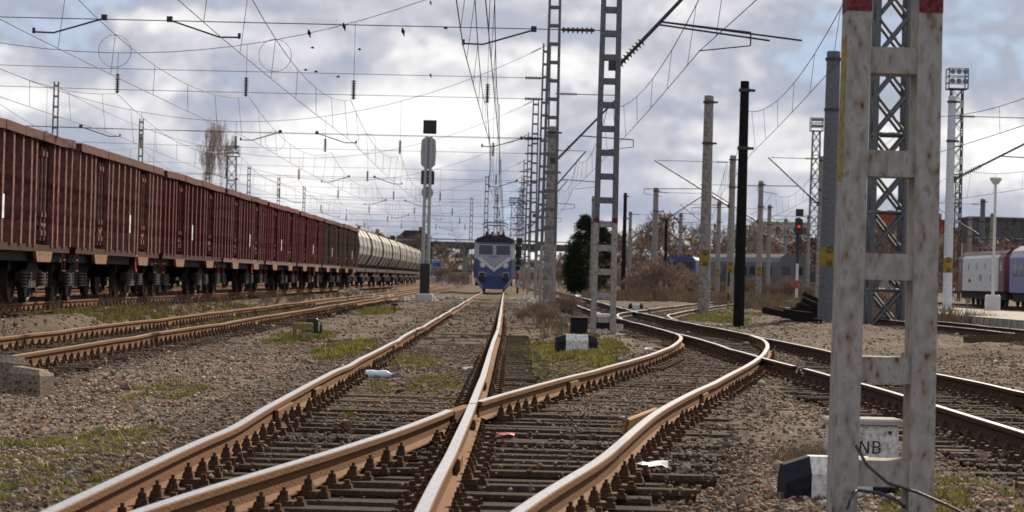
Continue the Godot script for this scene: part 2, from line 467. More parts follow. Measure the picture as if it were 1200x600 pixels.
func ground() -> void:
	var ds := PackedFloat32Array()
	var d := -25.0
	while d < 3000.0:
		ds.append(d)
		if d < 7.0: d += 2.0
		elif d < 30.0: d += 0.1
		elif d < 60.0: d += 0.25
		elif d < 140.0: d += 1.0
		elif d < 400.0: d += 6.0
		else: d *= 1.15
	var nc := 240
	var st := SurfaceTool.new()
	st.begin(Mesh.PRIMITIVE_TRIANGLES)
	for r in ds.size():
		var q := ds[r]
		var half := 14.0 + 1.15 * absf(q)
		for i in nc + 1:
			var s := (i / float(nc)) * 2.0 - 1.0
			var near := 0.2 * absf(q) + 2.0          # most columns fall inside the width in view
			var x := s * near / 0.86 if absf(s) < 0.86 else signf(s) * lerpf(near, half, (absf(s) - 0.86) / 0.14)
			st.set_color(gcol(x, q))
			st.add_vertex(Vector3(x, gh(x, q), -q))
	for r in ds.size() - 1:
		for i in nc:
			var a := r * (nc + 1) + i
			st.add_index(a); st.add_index(a + nc + 1); st.add_index(a + 1)
			st.add_index(a + 1); st.add_index(a + nc + 1); st.add_index(a + nc + 2)
	st.generate_normals()
	st.set_material(M.ground)
	var o := pm("ground", st.commit(), self)
	tag(o, "brown gravelly ground of the rail yard with patches of grass", "", "", "structure")

func stone_mesh(sd: int, m: Material) -> ArrayMesh:
	var r := RandomNumberGenerator.new()
	r.seed = sd
	var p := []
	var g := (1.0 + sqrt(5.0)) / 2.0
	for q in [[-1, g, 0], [1, g, 0], [-1, -g, 0], [1, -g, 0], [0, -1, g], [0, 1, g], [0, -1, -g], [0, 1, -g], [g, 0, -1], [g, 0, 1], [-g, 0, -1], [-g, 0, 1]]:
		p.append(Vector3(q[0], q[1], q[2]).normalized() * r.randf_range(0.5, 1.25) * Vector3(1.0, 0.66, 0.85))
	var mb := Mb.new()
	for f in [[0, 11, 5], [0, 5, 1], [0, 1, 7], [0, 7, 10], [0, 10, 11], [1, 5, 9], [5, 11, 4], [11, 10, 2], [10, 7, 6], [7, 1, 8], [3, 9, 4], [3, 4, 2], [3, 2, 6], [3, 6, 8], [3, 8, 9], [4, 9, 5], [2, 4, 11], [6, 2, 10], [8, 6, 7], [9, 8, 1]]:
		mb.tri(p[f[0]], p[f[1]], p[f[2]])
	return mb.mesh(m)

func scatter(called: String, m: Mesh, xf: Array, cols: Array, label: String, category := "") -> MultiMeshInstance3D:
	var mm := MultiMesh.new()
	mm.transform_format = MultiMesh.TRANSFORM_3D
	mm.use_colors = true
	mm.mesh = m
	mm.instance_count = xf.size()
	for i in xf.size():
		mm.set_instance_transform(i, xf[i])
		mm.set_instance_color(i, cols[i])
	var o := MultiMeshInstance3D.new()
	o.name = numbered(called)
	o.multimesh = mm
	add_child(o)
	tag(o, label, category, "", "stuff")
	return o

func on_rail(x: float, d: float) -> bool:
	for k in ["A", "B", "C", "E"]:
		var t: Track = tr[k]
		if d < t.d0 or d > t.d1: continue
		if absf(absf(x - t.cx(d)) - 0.755) < 0.075: return true
	return false

func rock_colour() -> Color:
	var q := rng.randf()
	var k := rng.randf_range(0.45, 1.4)
	if q < 0.66: return Color(0.25, 0.182, 0.136) * k
	if q < 0.8: return Color(0.22, 0.195, 0.172) * k
	if q < 0.9: return Color(0.26, 0.135, 0.085) * k
	if q < 0.97: return Color(0.34, 0.29, 0.24) * k
	return Color(0.5, 0.47, 0.43) * minf(k, 1.1)

func stones() -> void:
	var kinds := 5
	var xf := []
	var cols := []
	for k in kinds:
		xf.append([])
		cols.append([])
	for z in [[9.0, 20.0, 52000, 0.008, 0.029], [20.0, 46.0, 85000, 0.01, 0.032], [46.0, 130.0, 52000, 0.02, 0.05]]:
		for i in z[2]:
			var d := sqrt(lerpf(z[0] * z[0], z[1] * z[1], rng.randf()))
			var x := rng.randf_range(-0.215, 0.215) * d + rng.randf_range(-0.5, 0.5)
			if on_rail(x, d): continue
			if d < 19.0 and x > tr.A.cx(d) - 0.75 and x < tr.B.cx(d) + 0.75 and rng.randf() < 0.55: continue
			var ea: float = x - tr.A.cx(d)
			if d > 21.0 and d < 60.0 and ea > 0.78 and ea < 1.4 and rng.randf() < 0.85: continue
			var patch := nz.get_noise_2d(x * 0.8 + 11.0, d * 0.8)
			if rng.randf() > 0.78 + patch * 0.9: continue
			var r: float = z[3] + (z[4] - z[3]) * pow(rng.randf(), 2.2)
			if rng.randf() < 0.012: r *= rng.randf_range(1.4, 2.6)
			var k := rng.randi() % kinds
			var b := Basis.from_euler(Vector3(rng.randf_range(-0.5, 0.5), rng.randf() * TAU, rng.randf_range(-0.5, 0.5))).scaled_local(Vector3.ONE * r)
			var yy := gh(x, d)
			if yy < -0.03 and rng.randf() < (0.04 if d < 17.0 else 0.22): yy = 0.0     # a stone lying on a sleeper
			xf[k].append(Transform3D(b, Vector3(x, yy + r * rng.randf_range(-0.1, 0.45), -d)))
			var c := rock_colour()
			var t := bed(x, d)
			if t.x > 0.5: c = c.lerp(Color(0.1, 0.072, 0.055), 0.5)
			cols[k].append(c)
	for k in kinds:
		scatter("gravel", stone_mesh(40 + k, M.stone), xf[k], cols[k], ["brown and grey gravel strewn over the yard floor", "reddish and buff stones mixed into the yard gravel", "small angular chips of the yard gravel", "flat grey pebbles among the yard gravel", "coarse brown lumps among the yard gravel"][k], "gravel")
	# heaps of pale ballast beside the lineside signal and the mast foot
	var hx := []
	var hc := []
	for q in [[400, 346, 2.2, 6.0, 300], [450, 349, 2.4, 6.0, 350], [480, 352, 1.6, 5.0, 260], [530, 351, 1.2, 5.0, 160], [612, 352, 0.7, 5.0, 160], [625, 357, 0.7, 4.0, 160], [747, 352, 0.5, 3.0, 120], [650, 374, 0.5, 2.0, 60]]:
		var p := on(q[0], q[1])
		for i in q[4]:
			var a := rng.randf() * TAU
			var e := sqrt(rng.randf())
			var x: float = p.x + cos(a) * e * q[2]
			var d: float = -p.z + sin(a) * e * q[3]
			var r := rng.randf_range(0.05, 0.13)
			hx.append(Transform3D(Basis.from_euler(Vector3(rng.randf() * 0.6, rng.randf() * TAU, rng.randf() * 0.6)).scaled_local(Vector3.ONE * r), Vector3(x, gh(x, d) + 0.22 * maxf(0.0, 0.8 - e) * rng.randf() + r * 0.2, -d)))
			hc.append(Color(0.36, 0.35, 0.34) * rng.randf_range(0.45, 1.35))
	scatter("ballast_heap", stone_mesh(77, M.stone), hx, hc, "low heaps of pale grey ballast lumps beside the rails", "ballast")

func clump(sd: int, blades: int, spread: float, lean: float, wide: float) -> ArrayMesh:   # blades of unit height
	var r := RandomNumberGenerator.new()
	r.seed = sd
	var mb := Mb.new()
	for i in blades:
		var a := r.randf() * TAU
		var o := Vector3(cos(a), 0, sin(a)) * spread * sqrt(r.randf())
		var tip := o + Vector3(r.randf_range(-lean, lean), r.randf_range(0.5, 1.0), r.randf_range(-lean, lean))
		var mid := o.lerp(tip, 0.55) + Vector3(0, 0.06, 0)
		var s := Vector3(cos(a + 1.3), 0, sin(a + 1.3)) * wide
		mb.col = Color(1, 1, 1) * r.randf_range(0.7, 1.2)
		mb.quad(o - s, o + s, mid + s * 0.8, mid - s * 0.8)
		mb.tri(mid - s * 0.8, mid + s * 0.8, tip)
	return mb.mesh(M.leaf)

func grasses() -> void:
	var g := []
	var gc := []
	for s in grass_spots:
		var n := int(clampf(s[2] * s[3] * 420.0, 150, 1000)) if s[1] < 42.0 else 1500
		for i in n:
			var a := rng.randf() * TAU
			var e := sqrt(rng.randf())
			var x: float = s[0] + cos(a) * e * s[2]
			var d: float = s[1] + sin(a) * e * s[3]
			if nz2.get_noise_2d(x * 2.5, d * 1.6 + 70.0) + nz.get_noise_2d(x * 5.0, d * 5.0) < e * 0.5 - 0.3 or on_rail(x, d): continue
			var h := rng.randf_range(0.02, 0.06) * (1.0 if s[1] < 40.0 else 1.9)
			g.append(Transform3D(Basis(Vector3.UP, rng.randf() * TAU).scaled_local(Vector3(h * 1.4, h, h * 1.4)), Vector3(x, gh(x, d) - 0.005, -d)))
			gc.append(Color(0.22, 0.24, 0.04).lerp(Color(0.36, 0.3, 0.1), rng.randf()) * rng.randf_range(0.6, 1.2))
	scatter("green_grass", clump(3, 16, 0.7, 0.5, 0.06), g, gc, "short green grass in patches between the rails", "grass")
	var w := []
	var wc := []
	for s in straw_spots:
		for i in int(clampf(s[2] * s[3] * 16.0, 150, 2600)):
			var a := rng.randf() * TAU
			var e := sqrt(rng.randf())
			var x: float = s[0] + cos(a) * e * s[2]
			var d: float = s[1] + sin(a) * e * s[3]
			var bd := bed(x, d)
			if bd.x > 0.3 and not (x > 4.6 and d > 100.0): continue
			var right := x > 5.0 and d > 60.0
			var h := rng.randf_range(0.1, 0.32)
			if right: h = rng.randf_range(0.3, 0.85) * clampf(0.7 + nz.get_noise_2d(x * 0.3, d * 0.1), 0.4, 1.2)
			if d < 30.0: h *= 0.6
			w.append(Transform3D(Basis(Vector3.UP, rng.randf() * TAU).scaled_local(Vector3(h * 0.8, h, h * 0.8)), Vector3(x, gh(x, d) - 0.01, -d)))
			wc.append(Color(0.27, 0.2, 0.125).lerp(Color(0.17, 0.13, 0.1), rng.randf()) * rng.randf_range(0.7, 1.2))
	scatter("dry_grass", clump(4, 14, 0.45, 0.4, 0.025), w, wc, "dry straw coloured grass standing beside the tracks", "grass")
	# bare weeds along the wagons
	var t := []
	var tc := []
	for i in 330:
		var d := rng.randf_range(40.0, 110.0)
		if nz.get_noise_1d(d * 0.6) < -0.15 and rng.randf() < 0.8: continue
		var x: float = tr.F.cx(d) + rng.randf_range(0.95, 2.3)
		var h := rng.randf_range(0.15, 0.8) * rng.randf_range(0.5, 1.0)
		t.append(Transform3D(Basis(Vector3.UP, rng.randf() * TAU).scaled_local(Vector3(h * 0.7, h, h * 0.7)), Vector3(x, gh(x, d) - 0.01, -d)))
		tc.append(Color(0.24, 0.175, 0.135) * rng.randf_range(0.6, 1.3))
	scatter("dry_weeds", clump(6, 14, 0.3, 0.6, 0.006), t, tc, "bare brown weed stalks growing along the freight wagons", "weeds")


# ---------------------------------------------------------------- permanent way
func rail_mesh(t: Track, o: float, d0: float, d1: float, side: Material, top: Material, dip: float, flare0 := 0.0, flare1 := 0.0) -> ArrayMesh:
	var sides := [[-0.065, 0.02], [0.065, 0.02], [0.065, 0.03], [0.012, 0.045], [0.009, 0.12], [0.034, 0.134], [0.035, 0.164]]
	var prof := []
	for q in sides: prof.append(Vector2(q[0], q[1]))
	for i in range(sides.size() - 1, 1, -1): prof.append(Vector2(-sides[i][0], sides[i][1]))
	var head := [Vector2(0.035, 0.164), Vector2(0.029, 0.17), Vector2(-0.029, 0.17), Vector2(-0.035, 0.164)]
	var body := Mb.new()
	var crown := Mb.new()
	var last := []
	var d := d0
	while true:
		var j := fposmod(d * 0.08 + o * 0.13 + 0.15, 1.0)
		var sag := -dip * exp(-pow((j - 0.5) * 9.0, 2.0)) + dip * 0.4 * sin(d * 0.31 + o)
		var bend := 0.35 * dip * sin(d * 0.23 + o * 2.0)
		if flare0 != 0.0: bend += flare0 * pow(maxf(0.0, 1.0 - (d - d0) / 0.8), 2.0)
		if flare1 != 0.0: bend += flare1 * pow(maxf(0.0, 1.0 - (d1 - d) / 0.8), 2.0)
		var m := t.off(d, o + bend) + Vector3(0, sag, 0)
		var side_way := (t.off(d, o + 1.0) - t.off(d, o)).normalized()
		var ring := []
		for q in prof: ring.append(m + side_way * q.x + Vector3(0, q.y, 0))
		var cap := []
		for q in head: cap.append(m + side_way * q.x + Vector3(0, q.y, 0))
		if last:
			for i in ring.size() - 1:
				if i == 6: continue
				body.quad(last[0][i], ring[i], ring[i + 1], last[0][i + 1])
			body.quad(last[0][ring.size() - 1], ring[ring.size() - 1], ring[0], last[0][0])
			for i in 3: (crown if i == 1 else body).quad(last[1][i], cap[i], cap[i + 1], last[1][i + 1])
		if not last or d >= d1 - 0.001:   # close the ends: head, web, foot
			for band in [[0, 1, 2, 11], [3, 4, 9, 10], [5, 6, 7, 8]]:
				if band.max() < ring.size():
					var q := [ring[band[0]], ring[band[1]], ring[band[2]], ring[band[3]]]
					if d >= d1 - 0.001: body.quad(q[0], q[3], q[2], q[1]) 
					else: body.quad(q[0], q[1], q[2], q[3])
		last = [ring, cap]
		if d >= d1 - 0.001: break
		var step := 0.5
		if d > 60.0: step = 2.0
		if d > 150.0: step = 6.0
		d = minf(d + step, d1)
	var am := body.mesh(side)
	crown.into(am, top)
	return am

func bolt_mesh() -> ArrayMesh:   # clamp, bolt and nut of one rail fastening; local +x points away from the rail
	var mb := Mb.new()
	mb.taper(Vector3(0.02, 0.0, 0), 0.035, Vector2(0.09, 0.15), Vector2(0.08, 0.13))
	mb.taper(Vector3(0.0, 0.035, 0), 0.03, Vector2(0.065, 0.075), Vector2(0.05, 0.055))
	mb.tube(Vector3(0, 0.065, 0), Vector3(0, 0.092, 0), 0.024, 0.022, 6)
	mb.tube(Vector3(0, 0.092, 0), Vector3(0, 0.115, 0), 0.011, 0.01, 5)
	return mb.mesh(M.bolt)

func small_screw_mesh() -> ArrayMesh:
	var mb := Mb.new()
	mb.taper(Vector3.ZERO, 0.03, Vector2(0.06, 0.06), Vector2(0.05, 0.05))
	mb.taper(Vector3(0, 0.03, 0), 0.028, Vector2(0.032, 0.032), Vector2(0.028, 0.028))
	return mb.mesh(M.bolt)

func sleeper_mesh(len: float, m: Material, sd: int) -> ArrayMesh:
	var r := RandomNumberGenerator.new()
	r.seed = sd
	var mb := Mb.new()
	var ends := []
	for s in [-1.0, 1.0]:
		var w := 0.118 + r.randf_range(-0.012, 0.012)
		var ch := 0.018 + r.randf() * 0.012
		var ring := []
		for q in [[-w, -0.16], [w, -0.16], [w, -ch], [w - ch, 0.0], [-w + ch, 0.0], [-w, -ch]]:
			ring.append(Vector3(s * len / 2 + r.randf_range(-0.04, 0.04), q[1] + r.randf_range(-0.006, 0.004), q[0]))
		ends.append(ring)
	for i in 6:
		var j := (i + 1) % 6
		mb.quad(ends[0][j], ends[0][i], ends[1][i], ends[1][j])
	for i in range(1, 5):
		mb.tri(ends[1][0], ends[1][i + 1], ends[1][i])
		mb.tri(ends[0][0], ends[0][i], ends[0][i + 1])
	return mb.mesh(m)

func mm_part(called: String, m: Mesh, xf: Array, parent: Node) -> void:
	if xf.is_empty(): return
	var mm := MultiMesh.new()
	mm.transform_format = MultiMesh.TRANSFORM_3D
	mm.mesh = m
	mm.instance_count = xf.size()
	for i in xf.size(): mm.set_instance_transform(i, xf[i])
	var o := MultiMeshInstance3D.new()
	o.name = called
	o.multimesh = mm
	parent.add_child(o, true)
	o.set_meta("kind", "stuff")

func sleepers_for(root: Node3D, t: Track, d0: float, d1: float, near: float, pale: Material, turnout := -1.0) -> PackedFloat32Array:
	var kinds := []
	for k in 4: kinds.append(sleeper_mesh(2.6, pale if k == 3 else M.sleeper, 50 + k))
	var far := []
	var ds := PackedFloat32Array()
	var d := d0
	while d < d1:
		ds.append(d)
		var turn := -atan(t.slope(d)) + rng.randf_range(-0.02, 0.02)
		var b := Basis(Vector3.UP, turn)
		var p := t.off(d, rng.randf_range(-0.08, 0.08)) + Vector3(0, rng.randf_range(-0.022, 0.003), 0)
		if d < turnout:
			var e := Vector2(tr.A.cx(d) - 1.28 + 0.05 * sin(d * 7.0), tr.B.cx(d) + 1.2 + 0.22 * sin(d * 5.0))    # x from, x to of a long turnout timber
			var o := pm("sleeper", kinds[rng.randi() % 3], root, Vector3((e.x + e.y) / 2, p.y, -d))
			o.basis = Basis(Vector3.UP, rng.randf_range(-0.018, 0.018)).scaled_local(Vector3((e.y - e.x) / 2.6, 1, rng.randf_range(0.8, 1.15)))
		elif d < near:
			var o := pm("sleeper", kinds[rng.randi() % 4 if turnout < 0.0 else 3], root, p)
			o.basis = b
		else: far.append(Transform3D(b, p))
		d += 0.58 + rng.randf_range(-0.07, 0.07)
	mm_part("far_sleepers", kinds[0], far, root)
	return ds

func bolts_for(root: Node3D, t: Track, offs: Array, ds: PackedFloat32Array, near: float, far_most: float, skip := Vector3.ZERO) -> void:   # skip: side, from, to
	var bm := bolt_mesh()
	var sm := small_screw_mesh()
	var rest := []
	var screws := []
	for d in ds:
		if d > far_most: break
		for o in offs:
			for s in [-1.0, 1.0]:
				if skip.x * o > 0.0 and d > skip.y and d < skip.z: continue
				var b := Basis(Vector3.UP, -atan(t.slope(d)) + (PI if s < 0 else 0.0) + rng.randf_range(-0.1, 0.1))
				var p: Vector3 = t.off(d, o + s * 0.1) + Vector3(0, -0.004, 0)
				if rng.randf() < 0.04: continue
				b = b.scaled_local(Vector3(1, rng.randf_range(0.82, 1.12), 1))
				if d < near:
					var q := pm("rail_bolt", bm, root, p)
					q.basis = b
				else: rest.append(Transform3D(b, p))
				if d < near: screws.append(Transform3D(b, t.off(d, o + s * 0.185) + Vector3(0, -0.004, 0)))
	mm_part("far_rail_bolts", bm, rest, root)
	mm_part("sleeper_screws", sm, screws, root)

func fishplate(root: Node3D, t: Track, o: float, d: float, len: float, m: Material) -> void:
	var mb := Mb.new()
	var p: Vector3 = t.off(d, o)
	mb.chbox(p + Vector3(0, 0.085, 0), Vector3(0.036, 0.075, len), 0.006, Basis(Vector3.UP, -atan(t.slope(d))))
	part("fishplate", mb, m, root)

func tracks() -> void:
	var g := 0.7525
	# the straight track with the blue locomotive
	var a := thing("railway_track", "straight rusty track on wooden sleepers leading to the blue locomotive", "railway track")
	pm("rail", rail_mesh(tr.A, -g, 4.0, 400.0, M.rail_side, M.rail_top, 0.018), a)
	pm("rail", rail_mesh(tr.A, g, 4.0, 21.7, M.rail_side, M.rail_top, 0.012), a)
	pm("rail", rail_mesh(tr.A, g, 21.79, 400.0, M.rail_side, M.rail_top, 0.012), a)
	var ds := sleepers_for(a, tr.A, 7.0, 150.0, 62.0, M.sleeper_pale, 25.5)
	bolts_for(a, tr.A, [-g, g], ds, 40.0, 80.0, Vector3(1, 20.6, 23.0))
	for q in [[-g + 0.035, 21.6, 1.4], [-g + 0.03, 25.2, 0.7], [-g + 0.03, 41.5, 0.8], [g + 0.03, 28.0, 0.7], [g + 0.032, 20.7, 0.8], [g + 0.032, 16.2, 0.6], [-g - 0.03, 11.6, 0.7]]:
		fishplate(a, tr.A, q[0], q[1], q[2], M.rail_side)
	# the crossover that leaves it to the right
	var b := thing("railway_track", "rusty crossover track branching off the locomotive's track with shiny curved rails", "railway track")
	pm("rail", rail_mesh(tr.B, -g, 4.0, 20.7, M.rail_side, M.rail_top, 0.006, 0.0, -0.02), b)
	pm("rail", rail_mesh(tr.B, -g, 22.15, 55.5, M.rail_side, M.rail_top, 0.007), b)
	pm("rail", rail_mesh(tr.B, g, 4.0, 55.5, M.rail_side, M.rail_top, 0.008), b)
	var bs := sleepers_for(b, tr.B, 25.9, 46.0, 46.0, M.sleeper_pale)
	var all := PackedFloat32Array()
	for d in ds:
		if d < 25.5: all.append(d)
	all.append_array(bs)
	bolts_for(b, tr.B, [-g, g], all, 40.0, 46.0, Vector3(-1, 20.4, 22.6))
	var wing := Mb.new()
	wing.chbox(tr.B.off(21.1, -g - 0.01) + Vector3(0, 0.12, 0), Vector3(0.07, 0.1, 0.9), 0.015, Basis(Vector3.UP, -atan(tr.B.slope(21.1))))
	part("frog", wing, M.rail_side, b)
	var chk := Mb.new()
	chk.chbox(tr.B.off(21.9, g - 0.17) + Vector3(0, 0.075, 0), Vector3(0.035, 0.12, 2.0), 0.008, Basis(Vector3.UP, -atan(tr.B.slope(21.9)) - 0.035) * Basis(Vector3.BACK, -0.25))
	part("check_rail", chk, M.board, b)
	fishplate(b, tr.B, g + 0.03, 26.5, 0.7, M.rail_side)
	fishplate(b, tr.B, -g + 0.03, 28.5, 0.7, M.rail_side)
	for k in 9:   # slide plates of the next switch
		var mb := Mb.new()
		mb.box(tr.B.off(36.5 + k * 0.6, -g + 0.16) + Vector3(0, 0.02, 0), Vector3(0.3, 0.03, 0.14))
		part("slide_plate", mb, M.bolt, b)
	# the dark track that it joins
	var c := thing("railway_track", "dark track that the crossover joins, running beside the lattice masts", "railway track")
	pm("rail", rail_mesh(tr.C, -g, -8.0, 33.6, M.rail_shaded, M.rail_top, 0.008), c)
	pm("rail", rail_mesh(tr.C, -g, 34.6, 400.0, M.rail_shaded, M.rail_top, 0.012), c)
	pm("rail", rail_mesh(tr.C, g, -8.0, 400.0, M.rail_shaded, M.rail_top, 0.012), c)
	var cs := sleepers_for(c, tr.C, 12.0, 150.0, 60.0, M.sleeper_pale)
	bolts_for(c, tr.C, [-g, g], cs, 44.0, 80.0)
	# the branch that leaves the dark track further on
	var e := thing("railway_track", "track curving away to the right through dry grass towards the bushes", "railway track")
	pm("rail", rail_mesh(tr.D, -g, 74.0, 290.0, M.rail_shaded, M.rail_top, 0.012), e)
	pm("rail", rail_mesh(tr.D, g, 74.0, 290.0, M.rail_shaded, M.rail_top, 0.012), e)
	sleepers_for(e, tr.D, 78.0, 150.0, 78.0, M.sleeper_pale)
	# siding on the left
	var f := thing("railway_track", "rusty siding with grassy ballast in front of the freight wagons", "railway track")
	pm("rail", rail_mesh(tr.E, -g, 12.0, 290.0, M.rail_side, M.rail_top_dull, 0.012), f)
	pm("rail", rail_mesh(tr.E, g, 12.0, 290.0, M.rail_side, M.rail_top_dull, 0.012), f)
	var es := sleepers_for(f, tr.E, 24.0, 140.0, 75.0, M.sleeper_pale)
	bolts_for(f, tr.E, [-g, g], es, 62.0, 100.0)
	# under the wagons
	var w := thing("railway_track", "rusty track that carries the row of freight wagons", "railway track")
	pm("rail", rail_mesh(tr.F, -g, 12.0, 450.0, M.rail_side, M.rail_top_dull, 0.01), w)
	pm("rail", rail_mesh(tr.F, g, 12.0, 450.0, M.rail_side, M.rail_top_dull, 0.01), w)
	var fs := sleepers_for(w, tr.F, 36.0, 200.0, 60.0, M.sleeper_pale)
	bolts_for(w, tr.F, [g], fs, 60.0, 110.0)
	var off := Track.new([[36.0, -15.2], [200.0, -15.2]], 0.23)
	var v := thing("railway_track", "rusty track beyond the freight wagons that carries the closed vans", "railway track")
	pm("rail", rail_mesh(off, -g, 38.0, 190.0, M.rail_side, M.rail_top_dull, 0.01), v)
	pm("rail", rail_mesh(off, g, 38.0, 190.0, M.rail_side, M.rail_top_dull, 0.01), v)
	sleepers_for(v, off, 38.0, 150.0, 0.0, M.sleeper_pale)
	# right hand side
	var h := thing("railway_track", "dark track beside the low platform edge with the lamp post", "railway track")
	pm("rail", rail_mesh(tr.G, -g, 31.0, 400.0, M.rail_shaded, M.rail_top, 0.01), h)
	pm("rail", rail_mesh(tr.G, g, 31.0, 400.0, M.rail_shaded, M.rail_top, 0.01), h)
	sleepers_for(h, tr.G, 50.0, 120.0, 60.0, M.sleeper_pale)
	var i := thing("railway_track", "track that carries the white and wine red locomotive", "railway track")
	pm("rail", rail_mesh(tr.H, -g, 62.0, 400.0, M.rail_shaded, M.rail_top, 0.01), i)
	pm("rail", rail_mesh(tr.H, g, 62.0, 400.0, M.rail_shaded, M.rail_top, 0.01), i)
	sleepers_for(i, tr.H, 140.0, 200.0, 0.0, M.sleeper_pale)


# ---------------------------------------------------------------- freight wagons (local z runs along the track, y 0 is the rail top)
func wheelset(parent: Node3D, z: float) -> void:
	for s in [-1.0, 1.0]:
		var mb := Mb.new()
		var turn := Basis(Vector3.BACK, -PI / 2 * s)
		mb.lathe(Vector3(s * 0.69, 0.46, z), [[0.0, 0.0], [0.49, 0.0], [0.49, 0.03], [0.46, 0.035], [0.455, 0.13], [0.39, 0.135], [0.36, 0.09], [0.16, 0.1], [0.1, 0.18], [0.0, 0.18]], 20, turn)
		part("wheel", mb, M.wheel, parent)

func bogie(w: Node3D, z: float) -> void:
	var b := Node3D.new()
	b.name = "bogie"
	w.add_child(b, true)
	b.position = Vector3(0, 0, z)
	for k in [-0.9, 0.9]: wheelset(b, k)
	for s in [-1.0, 1.0]:
		var mb := Mb.new()
		var x: float = s * 1.0
		mb.prism([Vector2(-1.25, 0.62), Vector2(-1.2, 0.42), Vector2(-0.62, 0.4), Vector2(-0.45, 0.3), Vector2(0.45, 0.3), Vector2(0.62, 0.4), Vector2(1.2, 0.42), Vector2(1.25, 0.62), Vector2(0.7, 0.66), Vector2(0.4, 0.8), Vector2(-0.4, 0.8), Vector2(-0.7, 0.66)], -0.06, 0.06, Transform3D(Basis(Vector3.UP, PI / 2), Vector3(x, 0, 0)))
		part("side_frame", mb, M.bogie, b)
		for k in [-0.9, 0.9]:
			var ab := Mb.new()
			ab.chbox(Vector3(x + s * 0.1, 0.47, k), Vector3(0.12, 0.26, 0.26), 0.04)
			part("axle_box", ab, M.bogie, b)
			for e in [-0.24, 0.24]:
				var sp := Mb.new()
				for q in 5:
					sp.tube(Vector3(x + s * 0.1, 0.32 + q * 0.062, k + e), Vector3(x + s * 0.1, 0.352 + q * 0.062, k + e), 0.07, 0.07, 8)
				part("spring", sp, M.spring, b)
	var bolster := Mb.new()
	bolster.box(Vector3(0, 0.62, 0), Vector3(1.9, 0.25, 0.4))
	part("bolster", bolster, M.bogie, b)

func buffers(w: Node3D, len: float, m: Material) -> void:
	for e in [-1.0, 1.0]:
		for s in [-1.0, 1.0]:
			var mb := Mb.new()
			mb.tube(Vector3(s * 0.875, 1.06, e * (len / 2 - 0.62)), Vector3(s * 0.875, 1.06, e * (len / 2 - 0.08)), 0.1, 0.09, 10)
			mb.tube(Vector3(s * 0.875, 1.06, e * (len / 2 - 0.08)), Vector3(s * 0.875, 1.06, e * (len / 2 - 0.02)), 0.23, 0.22, 14)
			part("buffer", mb, m, w)
		var hook := Mb.new()
		hook.box(Vector3(0, 1.04, e * (len / 2 - 0.35)), Vector3(0.12, 0.14, 0.5))
		hook.tube(Vector3(0, 1.02, e * (len / 2 - 0.15)), Vector3(0, 0.72, e * (len / 2 - 0.06)), 0.03, 0.03, 6)
		part("coupling", hook, M.bogie, w)

